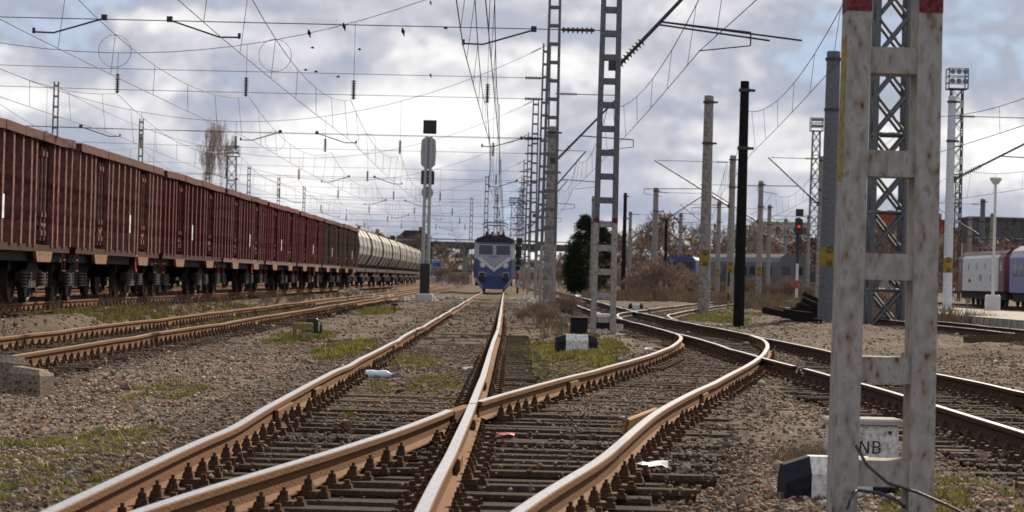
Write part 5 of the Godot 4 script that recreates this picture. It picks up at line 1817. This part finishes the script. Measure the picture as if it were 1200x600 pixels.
func shrub(label: String, group: String, p: Vector3, h: float, wide: float, sd: int) -> Node3D:
	var r := RandomNumberGenerator.new()
	r.seed = sd
	var o := thing("bare_shrub", label, "shrub", p, 0.0, group)
	var mb := Mb.new()
	var tw := Mb.new()
	for i in 12:
		var a := r.randf() * TAU
		var q := Vector3(cos(a), 0, sin(a)) * wide * 0.3 * r.randf()
		var dir := (Vector3(cos(a) * r.randf_range(0.1, 0.7), 1.0, sin(a) * r.randf_range(0.1, 0.7))).normalized()
		branchy(mb, tw, r, q - Vector3(0, 0.1, 0), dir, h * 0.36, 0.022, 1, 0.12, 5, 0.011)
	part("stems", mb, M.twig, o)
	part("twigs", tw, M.twig, o)
	return o

func evergreen(label: String, p: Vector3, h: float, wide: float, sd: int) -> void:
	var r := RandomNumberGenerator.new()
	r.seed = sd
	var o := thing("evergreen_tree", label, "tree", p, 0.0, "evergreen trees beside the far curve")
	var mb := Mb.new()
	mb.tube(Vector3(0, -0.2, 0), Vector3(0, h * 0.8, 0), 0.14, 0.04, 7)
	for i in 14:
		var a := r.randf() * TAU
		var y := h * r.randf_range(0.1, 0.75)
		mb.tube(Vector3(0, y, 0), Vector3(cos(a) * wide * 0.35, y + 0.5, sin(a) * wide * 0.35), 0.04, 0.015, 4)
	part("trunk", mb, M.bark, o)
	var lf := Mb.new()
	for i in 260:     # tufts through the crown, each a spray of small blades
		var f := pow(r.randf(), 0.85)
		var y := h * lerpf(0.02, 0.98, f)
		var rad := wide * 0.5 * (0.75 + 0.4 * sin(f * 2.6 + 0.4)) * (1.0 - pow(f, 4.0) * 0.8) * sqrt(r.randf_range(0.2, 1.25))
		var a := r.randf() * TAU
		var c := Vector3(cos(a) * rad, y, sin(a) * rad)
		var tone := r.randf_range(0.6, 1.3)
		for k in 60:
			var dv := Vector3(r.randf_range(-1, 1), r.randf_range(-0.5, 1.2), r.randf_range(-1, 1)).normalized()
			var b := c + dv * r.randf_range(0.03, 0.36)
			var tip := b + (dv + Vector3(0, 0.3, 0)).normalized() * 0.16
			var s := dv.cross(Vector3(r.randf(), r.randf(), r.randf())).normalized() * 0.045
			lf.col = Color(0.03, 0.042, 0.02) * tone * r.randf_range(0.7, 1.3)
			lf.tri(b - s, b + s, tip)
	part("crown", lf, M.leaf, o)

func trees() -> void:
	evergreen("tall dark green evergreen tree beside the far curve", Vector3(at(684, 330, 226).x, 0, -226.0), 6.4, 2.5, 4)
	evergreen("smaller dark evergreen tree partly behind the whitewashed lattice mast", Vector3(at(702, 330, 232).x, 0, -232.0), 6.0, 2.2, 5)
	evergreen("low dark evergreen bush at the foot of the evergreen trees", Vector3(at(675, 330, 222).x, 0, -222.0), 4.2, 1.6, 6)
	bare_tree("bare_poplar", "tall pale bare poplar behind the freight wagons", "", at(243, 330, 420) * Vector3(1, 0, 1), 28.0, 11, 0.9, M.twig_pale, 0.008, 7).scale = Vector3(0.5, 1.0, 0.5)
	bare_tree("bare_tree", "round bare tree left of the overpass behind the tall signal", "", at(527, 330, 410) * Vector3(1, 0, 1), 10.0, 12, 0.1, M.twig, 0.014)
	bare_tree("bare_tree", "bare tree on the hill above the lilac coach", "", at(1188, 330, 395) * Vector3(1, 0, 1), 11.5, 13, 0.1, M.bark, 0.016)
	# far trees behind the poles on the right and along the overpass: three that are built, the rest copies of them
	var proto := []
	var gl := "bare brown trees in the background"
	for k in 4:
		proto.append(bare_tree("bare_tree", "leafless brown tree in the far belt behind the yard", gl, Vector3(60 + 4 * k, 0, -600), 9.0, 30 + k, [0.05, 0.15, 0.25, 0.1][k], M.twig, 0.012, 6))
	var n := 0
	var r := RandomNumberGenerator.new()
	r.seed = 8
	for q in [[715, 965, 300, 430, 27, 0.8], [1090, 1215, 330, 420, 10, 0.75], [420, 660, 450, 640, 26, 0.8], [960, 1080, 320, 420, 7, 0.8], [620, 720, 330, 430, 7, 0.8], [-40, 420, 520, 640, 14, 0.9]]:
		for i in q[4]:
			var d := r.randf_range(q[2], q[3])
			var p := at(lerpf(q[0], q[1], (i + r.randf()) / q[4]), 330, d)
			p.y = gh(p.x, d) - 0.1
			if absf(p.x) < 6.0 and d < 425.0: continue
			if absf(p.x - 34.8) < 2.5 or absf(p.x - tr.F.cx(minf(d, 419.0))) < 3.0: continue
			var o: Node3D = proto[n] if n < 4 else copy(proto[n % 4], p, r.randf() * TAU)
			o.position = p
			o.rotation.y = r.randf() * TAU
			o.scale = Vector3.ONE * q[5] * r.randf_range(0.85, 1.4) * (0.7 if absf(p.x) < 10.0 else 1.3)
			n += 1
	# brown shrubs
	var sg := "bare brown shrubs beside the tracks"
	var s0 := shrub("bare brown shrub growing beside the yard tracks", sg, Vector3.ZERO, 3.0, 2.6, 41)
	var s1 := shrub("bare brown shrub growing beside the yard tracks", sg, Vector3.ZERO, 2.4, 2.6, 42)
	var spots := [[772, 345, 165, 1.0], [758, 345, 172, 1.05], [786, 345, 185, 0.9], [745, 345, 195, 0.8], [805, 345, 205, 0.85], [1000, 372, 92, 0.42], [1030, 372, 95, 0.5], [1060, 372, 97, 0.42], [985, 370, 110, 0.5], [645, 386, 68, 0.24], [628, 386, 70, 0.26], [612, 384, 73, 0.2], [662, 376, 82, 0.3], [635, 374, 80, 0.26], [925, 350, 190, 0.7], [950, 350, 180, 0.7], [870, 345, 230, 0.8], [730, 345, 215, 0.9], [715, 345, 235, 0.9], [900, 345, 220, 0.7], [655, 345, 240, 0.9], [540, 345, 300, 0.9], [520, 345, 330, 1.0], [625, 345, 270, 0.9], [820, 345, 240, 0.9], [845, 345, 260, 0.8]]
	for i in spots.size():
		var q: Array = spots[i]
		var p := at(q[0], q[1], q[2])
		p.y = gh(p.x, q[2]) - 0.02
		var o: Node3D = s0 if i == 0 else s1 if i == 1 else copy([s0, s1][i % 2], p, r.randf() * TAU)
		o.position = p
		o.rotation.y = r.randf() * TAU
		o.scale = Vector3.ONE * q[3]
	# a far wood on the hills, which reads as one mass
	var xf := []
	var cols := []
	for i in 2600:
		var x := r.randf_range(-420.0, 420.0)
		var f := r.randf()
		var hh := (11.0 + 7.0 * nz.get_noise_1d(x * 0.02) + 3.0 * nz2.get_noise_1d(x * 0.12)) * (1.0 if x < 100.0 else 0.9)
		var s := r.randf_range(1.5, 3.6)
		xf.append(Transform3D(Basis(Vector3.UP, r.randf() * TAU).scaled_local(Vector3(s * 0.8, s, s * 0.8)), Vector3(x, -1.5 + hh * smoothstep(0.0, 1.0, f), -1050.0 - 350.0 * f)))
		cols.append(Color(0.1, 0.09, 0.085) * r.randf_range(0.6, 1.4))
	scatter("far_wood", clump(9, 60, 0.9, 0.9, 0.05), xf, cols, "far hazy wood on the low hills", "wood")


# ---------------------------------------------------------------- small things beside the rails
func kerb_block(label: String, p: Vector3, wide: float, turn: float, high := 0.27) -> void:   # black, white and black painted concrete block with a sloping top
	var o := thing("painted_block", label, "concrete block", p, turn, "black and white painted concrete blocks")
	var ks := [[-0.5, -0.27, "navy_block"], [-0.27, 0.27, "white"], [0.27, 0.5, "navy_block"]]
	for k in ks:
		var a: float = k[0] * wide
		var b: float = k[1] * wide
		var q := Mb.new()
		var ta := high - 0.05 * maxf(0.0, (absf(a) / wide - 0.3) * 5.0)
		var tb := high - 0.05 * maxf(0.0, (absf(b) / wide - 0.3) * 5.0)
		q.hexa([Vector3(a, -0.08, 0.17), Vector3(b, -0.08, 0.17), Vector3(b, -0.08, -0.17), Vector3(a, -0.08, -0.17), Vector3(a, ta - 0.09, 0.165), Vector3(b, tb - 0.09, 0.165), Vector3(b, tb - 0.09, -0.165), Vector3(a, ta - 0.09, -0.165)])
		q.hexa([Vector3(a, ta - 0.09, 0.165), Vector3(b, tb - 0.09, 0.165), Vector3(b, tb - 0.09, -0.165), Vector3(a, ta - 0.09, -0.165), Vector3(a, ta, 0.07), Vector3(b, tb, 0.07), Vector3(b, tb, -0.07), Vector3(a, ta, -0.07)])
		part("painted_section", q, M[k[2]], o)

func put(u: float, v: float) -> Vector3:
	var p := on(u, v)
	p.y = gh(p.x, -p.z)
	return p

func lineside() -> void:
	kerb_block("black and white concrete block on grass beside the whitewashed lattice mast", put(675, 418), 0.64, 0.05)
	kerb_block("black and white concrete block at the foot of the rust stained mast", put(981, 586), 0.63, 0.04, 0.215)
	kerb_block("small far black and white block beyond the far switch", put(745, 363), 0.6, 0.0)
	# the white box with lettering
	var p := put(1009, 548)
	var o := thing("white_cabinet", "white metal box lettered NB behind the rust stained mast", "electrical box", p, 0.03)
	var q := Mb.new()
	q.chbox(Vector3(0, 0.17, 0), Vector3(0.44, 0.26, 0.3), 0.012)
	part("case", q, M.white, o)
	q = Mb.new()
	q.chbox(Vector3(0, 0.318, 0), Vector3(0.5, 0.036, 0.36), 0.012)
	part("lid", q, M.platform, o)
	q = Mb.new()
	q.box(Vector3(0, 0.02, 0), Vector3(0.3, 0.12, 0.2))
	part("stand", q, M.bolt, o)
	q = Mb.new()
	q.tube(Vector3(0.16, 0.25, 0.148), Vector3(0.16, 0.25, 0.156), 0.012, 0.012, 8)
	part("lock", q, M.black, o)
	pm("lettering", text_mesh("NB", 0.115, M.black, 0.004), o, Vector3(0.03, 0.15, 0.152))
	# dark boxes in the bushes
	for k in [[678, 396, 0.33, 0.32, "black lineside box beside the whitewashed lattice mast"], [664, 373, 0.38, 0.36, "smaller black lineside box by the brown bush"]]:
		p = put(k[0], k[1])
		o = thing("lineside_box", k[4], "electrical box", p, 0.1, "black boxes beside the track")
		q = Mb.new()
		q.chbox(Vector3(0, k[3] / 2 + 0.04, 0), Vector3(k[2], k[3], 0.3), 0.015)
		part("case", q, M.navy_block, o)
		q = Mb.new()
		q.chbox(Vector3(0, k[3] + 0.055, 0), Vector3(k[2] + 0.05, 0.03, 0.35), 0.01)
		part("lid", q, M.black, o)
		q = Mb.new()
		for s in [-0.4, 0.4]: q.box(Vector3(s * k[2], 0.02, 0), Vector3(0.05, 0.1, 0.25))
		part("foot", q, M.black, o)
	# white box behind the mast's foot and the small number board
	p = put(707, 388)
	o = thing("switch_motor", "white topped switch motor box behind the foot of the whitewashed lattice mast", "switch motor", p)
	q = Mb.new()
	q.chbox(Vector3(0, 0.1, 0), Vector3(0.5, 0.24, 0.4), 0.02)
	part("case", q, M.navy_block, o)
	q = Mb.new()
	q.chbox(Vector3(0, 0.3, 0), Vector3(0.54, 0.16, 0.44), 0.03)
	part("cover", q, M.white, o)
	p = put(725, 393)
	o = thing("number_board", "small white number board reading 97 by the whitewashed lattice mast", "sign", p)
	q = Mb.new()
	q.box(Vector3(0, 0.18, 0), Vector3(0.19, 0.14, 0.015))
	part("board", q, M.white, o)
	q = Mb.new()
	q.box(Vector3(-0.03, 0.05, 0), Vector3(0.05, 0.14, 0.014))
	part("stake", q, M.white, o)
	pm("lettering", text_mesh("97", 0.11, M.black, 0.004), o, Vector3(0, 0.18, 0.01))
	# mossy slab on legs with a black lamp behind it
	p = put(357, 399)
	o = thing("point_indicator", "mossy concrete slab on three short legs with a black lever box behind", "point lever", p, 0.12)
	q = Mb.new()
	q.chbox(Vector3(-0.04, 0.245, 0), Vector3(0.36, 0.13, 0.24), 0.02)
	part("slab", q, M.moss_slab, o)
	for x in [-0.18, -0.02, 0.12]:
		q = Mb.new()
		q.box(Vector3(x, 0.08, 0.04), Vector3(0.06, 0.22, 0.06))
		part("leg", q, M.concrete, o)
	q = Mb.new()
	q.chbox(Vector3(0.14, 0.27, -0.2), Vector3(0.2, 0.24, 0.1), 0.02)
	part("lever_box", q, M.black, o)
	q = Mb.new()
	q.tube(Vector3(0.1, 0.15, -0.18), Vector3(0.3, 0.14, -0.18), 0.02, 0.02, 6)
	q.tube(Vector3(0.29, 0.12, -0.18), Vector3(0.29, 0.28, -0.18), 0.025, 0.025, 6)
	part("lever", q, M.black, o)
	q = Mb.new()
	q.tube(Vector3(0.14, -0.05, -0.2), Vector3(0.14, 0.16, -0.2), 0.03, 0.03, 6)
	part("lever_post", q, M.black, o)
	# two broken concrete blocks at the left edge
	var blocks := [[36, 462, 0.34, 0.28, 0.3, -0.3, "weathered concrete block with bolt holes lying at the siding"], [6, 455, 0.42, 0.38, 0.36, 0.5, "tilted broken concrete block behind the one with bolt holes"]]
	for i in 2:
		var k: Array = blocks[i]
		p = put(k[0], k[1])
		o = thing("concrete_block", k[6], "concrete block", p, k[5], "broken concrete blocks by the siding")
		q = Mb.new()
		var w: float = k[2] / 2
		var dp: float = k[4] / 2
		var h: float = k[3]
		q.hexa([Vector3(-w, -0.1, dp), Vector3(w, -0.1, dp), Vector3(w, -0.1, -dp), Vector3(-w, -0.1, -dp), Vector3(-w, h * 0.82, dp * 0.95), Vector3(w * 0.94, h * 0.72, dp * 0.95), Vector3(w * 0.94, h * 0.72, -dp * 0.9), Vector3(-w, h * 0.82, -dp * 0.9)])
		q.hexa([Vector3(-w, h * 0.82, dp * 0.95), Vector3(w * 0.94, h * 0.72, dp * 0.95), Vector3(w * 0.94, h * 0.72, -dp * 0.9), Vector3(-w, h * 0.82, -dp * 0.9), Vector3(-w * 0.9, h * 1.02, dp * 0.6), Vector3(w * 0.68, h * 0.92, dp * 0.55), Vector3(w * 0.68, h * 0.92, -dp * 0.6), Vector3(-w * 0.9, h * 1.02, -dp * 0.6)])
		part("body", q, M.weathered, o)
		if i == 0:
			q = Mb.new()
			for a in [[-0.08, 0.14], [-0.03, 0.14], [0.07, 0.14], [0.12, 0.14], [-0.08, 0.07], [-0.03, 0.07], [0.07, 0.07], [0.12, 0.07]]:
				q.tube(Vector3(a[0], a[1], dp * 0.97), Vector3(a[0], a[1], dp * 0.97 + 0.012), 0.009, 0.009, 6)
			part("bolt_holes", q, M.bolt, o)
			o.get_child(1).set_meta("kind", "stuff")
	# heap of old sleepers under the thick pole
	var logs := [[928, 378, 1.9, 0.35, 0.02, -0.18], [950, 374, 1.7, -0.2, 0.0, -0.1], [955, 372, 1.5, 0.5, 0.22, -0.3], [940, 370, 1.3, -0.5, 0.2, 0.16], [965, 368, 1.8, 0.25, 0.32, -0.35], [948, 366, 1.2, 0.9, 0.3, 0.1], [972, 374, 1.4, -0.4, 0.06, 0.05], [962, 363, 1.7, 0.1, 0.5, -0.4], [975, 366, 1.2, 0.7, 0.42, 0.2]]
	for i in logs.size():
		var k: Array = logs[i]
		p = put(k[0], k[1] + (4 if i < 3 else 6))
		q = Mb.new()
		q.box(Vector3.ZERO, Vector3(k[2], 0.17, 0.24), Basis(Vector3.UP, k[3]) * Basis(Vector3.BACK, k[5]))
		one("old_sleeper", q, M.tar, "old tarred sleeper thrown on the heap behind the thick pole's front", "timber", p + Vector3(0, 0.12 + k[4] * 0.9, 0), "old sleepers heaped beside the dark track")
	# timber and slabs lying right of the near mast
	p = put(1168, 412)
	q = Mb.new()
	q.box(Vector3.ZERO, Vector3(1.3, 0.16, 0.26), Basis(Vector3.UP, -0.4) * Basis(Vector3.BACK, 0.1))
	one("old_sleeper", q, M.sleeper_pale, "weathered sleeper lying alone on gravel right of the rust stained mast", "timber", p + Vector3(0, 0.08, 0), "old sleepers heaped beside the dark track")
	p = put(268, 386)
	q = Mb.new()
	q.box(Vector3.ZERO, Vector3(0.42, 0.08, 0.16), Basis(Vector3.UP, 0.15))
	one("timber_stub", q, M.tar, "short dark timber stub lying beside the rusty siding", "timber", p + Vector3(0, 0.03, 0))
	# small stake
	p = put(462, 369)
	o = thing("marker_stake", "thin dark iron stake with a cross head in the gravel", "stake", p)
	q = Mb.new()
	q.tube(Vector3(0, -0.1, 0), Vector3(0, 0.3, 0), 0.022, 0.022, 6)
	part("rod", q, M.bolt, o)
	q = Mb.new()
	q.box(Vector3(0, 0.3, 0), Vector3(0.2, 0.07, 0.03))
	part("head", q, M.bolt, o)
	# black and yellow marker post in the dry grass
	p = put(853, 366)
	o = thing("marker_post", "thin black and yellow striped marker post in dry grass", "post", p)
	for k in 6:
		q = Mb.new()
		q.tube(Vector3(0, -0.1 + 0.3 * k, 0), Vector3(0, 0.2 + 0.3 * k, 0), 0.05, 0.05, 8)
		part("band", q, M.black if k % 2 == 0 or k > 4 else M.yellow, o)
	# black cable and twigs before the near mast
	o = thing("black_cable", "black cable hanging across the rust stained mast down to the ground", "cable")
	wire2(o, [at(1003, 522, 13.35), at(1016, 545, 13.3), at(1040, 566, 13.25), at(1075, 577, 13.2), at(1110, 592, 13.1), on(1150, 612)], 0.0075)
	o = thing("fallen_branch", "dark fallen branch lying at the foot of the rust stained mast", "branch")
	wire2(o, [on(985, 590), at(1004, 574, 13.2), at(1030, 578, 13.1), at(1052, 586, 13.0), on(1066, 602)], 0.0085)
	wire2(o, [at(1004, 574, 13.2), at(996, 586, 13.0), on(990, 606)], 0.006)
	# litter
	p = put(444, 446)
	o = thing("plastic_bottle", "crushed pale plastic bottle lying on grass between the rails", "bottle", p, 0.2)
	q = Mb.new()
	q.lathe(Vector3(-0.16, 0.045, 0), [[0.0, 0.0], [0.045, 0.005], [0.05, 0.08], [0.04, 0.13], [0.05, 0.2], [0.045, 0.25], [0.018, 0.29], [0.018, 0.31]], 10, Basis(Vector3.BACK, -PI / 2))
	part("bottle_body", q, M.plastic, o)
	q = Mb.new()
	q.tube(Vector3(0.15, 0.045, 0), Vector3(0.175, 0.045, 0), 0.021, 0.021, 8)
	part("cap", q, M.sky_blue, o)
	scrap("crumpled_wrapper", "crumpled red wrapper lying on the turnout sleepers", Vector3(on(591, 511).x, 0.0, on(591, 511, 0.0).z), 0.055, M.red, 1)
	scrap("crumpled_paper", "torn white paper lying on sleepers right of the crossover rail", Vector3(on(759, 550).x, 0.01, on(759, 550, 0.0).z), 0.085, M.paper, 2)
	scrap("crumpled_paper", "crumpled white paper lying beside the curved switch rail", put(767, 412), 0.11, M.paper, 3)
	scrap("plastic_bag", "pale green plastic bag caught at the straight rail", put(550, 436), 0.08, M.plastic, 4)
	scrap("crumpled_paper", "small white scrap on grass near the wagons", put(127, 376), 0.12, M.paper, 5)
	scrap("plastic_bag", "white plastic bag in the weeds by the far evergreen trees", put(682, 348), 0.35, M.paper, 6)
	# dry sticks
	o = thing("dead_branch", "pale dead branch lying on the grass by the black box", "branch")
	wire2(o, [on(643, 382), at(648, 391, 62.0), put(652, 394), put(658, 397)], 0.03)
	# birds on the wires and in the air
	var birds := [[404, 34, 59, 1], [363, 42, 59, 1], [473, 40, 59, 1], [505, 5, 105, 1], [505, 90, 105, 1], [522, 33, 75, 0], [366, 56, 90, 0], [358, 82, 90, 0], [370, 84, 90, 0], [396, 90, 95, 0], [421, 58, 90, 0]]
	for k in birds:
		bird(at(k[0], k[1], k[2]), k[3] == 1)

func wire2(o: Node3D, pts: Array, r: float) -> void:
	var q := Mb.new()
	q.path(PackedVector3Array(pts), r, 6)
	part("strand", q, M.bark if r > 0.02 else M.cable, o)

func scrap(called: String, label: String, p: Vector3, s: float, m: Material, sd: int) -> void:   # a crumpled sheet
	var r := RandomNumberGenerator.new()
	r.seed = sd
	var g := []
	for j in 4:
		for i in 5:
			g.append(Vector3((i - 2) * s * 0.7 + r.randf_range(-0.15, 0.15) * s, r.randf_range(0.02, 0.6) * s, (j - 1.5) * s * 0.7 + r.randf_range(-0.15, 0.15) * s))
	var q := Mb.new()
	for j in 3:
		for i in 4:
			var a := j * 5 + i
			q.tri(g[a], g[a + 5], g[a + 6])
			q.tri(g[a], g[a + 6], g[a + 1])
	one(called, q, m, label, "litter", p)

func bird(p: Vector3, perched: bool) -> void:
	var o := thing("bird", "small dark bird perched on a wire" if perched else "small dark bird flying below the clouds", "bird", p, 0.6, "birds perched on the wires" if perched else "birds in the air")
	o.scale = Vector3.ONE * 0.45
	var q := Mb.new()
	if perched:
		q.lathe(Vector3(0, 0.02, 0), [[0.0, -0.14], [0.03, -0.1], [0.04, 0.0], [0.085, 0.08], [0.08, 0.17], [0.045, 0.22], [0.05, 0.26], [0.0, 0.3]], 10, Basis(Vector3.BACK, 0.3))
		part("body", q, M.bird, o)
		return
	q.lathe(Vector3(-0.16, 0, 0), [[0.0, 0.0], [0.03, 0.04], [0.06, 0.14], [0.05, 0.24], [0.035, 0.3], [0.0, 0.34]], 8, Basis(Vector3.BACK, -PI / 2))
	part("body", q, M.bird, o)
	for s in [-1.0, 1.0]:
		q = Mb.new()
		var a := Vector3(-0.05, 0.02, s * 0.04)
		var b := Vector3(0.1, 0.02, s * 0.04)
		var c := Vector3(0.04 - 0.12 * s, 0.1, s * 0.25)
		var e := Vector3(-0.1 - 0.2 * s, 0.03, s * 0.4)
		q.tri(a, b, c)
		q.tri(a, c, e)
		part("wing", q, M.bird, o)


func _ready() -> void:
	rng.seed = 2024
	nz.seed = 3
	nz.frequency = 0.35
	nz.fractal_octaves = 3
	nz2.seed = 9
	nz2.frequency = 0.5
	nz2.fractal_octaves = 2
	# camera: a long lens held low, turned a little to one side
	cam = Camera3D.new()
	cam.name = "camera"
	cam.position = Vector3(0, EYE, 0)
	cam.rotation = Vector3(0.0081, -0.00195, 0.027)
	cam.fov = rad_to_deg(2.0 * atan(300.0 / F))
	cam.near = 0.5
	cam.far = 6000.0
	add_child(cam)
	cam.current = true
	# sky, exposure, lens
	var env := Environment.new()
	env.background_mode = Environment.BG_SKY
	var sky := Sky.new()
	var pano := PanoramaSkyMaterial.new()
	pano.panorama = sky_texture()
	sky.sky_material = pano
	env.sky = sky
	env.background_energy_multiplier = 0.68
	env.tonemap_mode = Environment.TONE_MAPPER_LINEAR
	env.tonemap_exposure = 1.6
	env.sdfgi_enabled = true
	env.ssao_enabled = true
	env.ssil_enabled = true
	var lens := CameraAttributesPhysical.new()
	lens.frustum_focal_length = 12.0 / (300.0 / F)
	lens.frustum_focus_distance = 26.0
	lens.frustum_near = 0.5
	lens.frustum_far = 6000.0
	lens.exposure_aperture = 10.0
	var we := WorldEnvironment.new()
	we.name = "world"
	we.environment = env
	we.camera_attributes = lens
	add_child(we)
	# the sun stands ahead of the camera and to the right
	var sun := DirectionalLight3D.new()
	sun.name = "sun"
	var az := deg_to_rad(25.0)
	var el := deg_to_rad(33.0)
	var to_sun := Vector3(sin(az) * cos(el), sin(el), -cos(az) * cos(el))
	sun.basis = Basis.looking_at(-to_sun, Vector3.UP)
	sun.light_energy = 1.6
	sun.light_color = Color(1.0, 0.93, 0.82)
	sun.light_angular_distance = 0.6
	sun.shadow_enabled = true
	add_child(sun)
	materials()
	lay_out()
	ground()
	tracks()
	wagons()
	overhead()
	poles()
	vehicles()
	buildings()
	trees()
	lineside()
	stones()
	grasses()
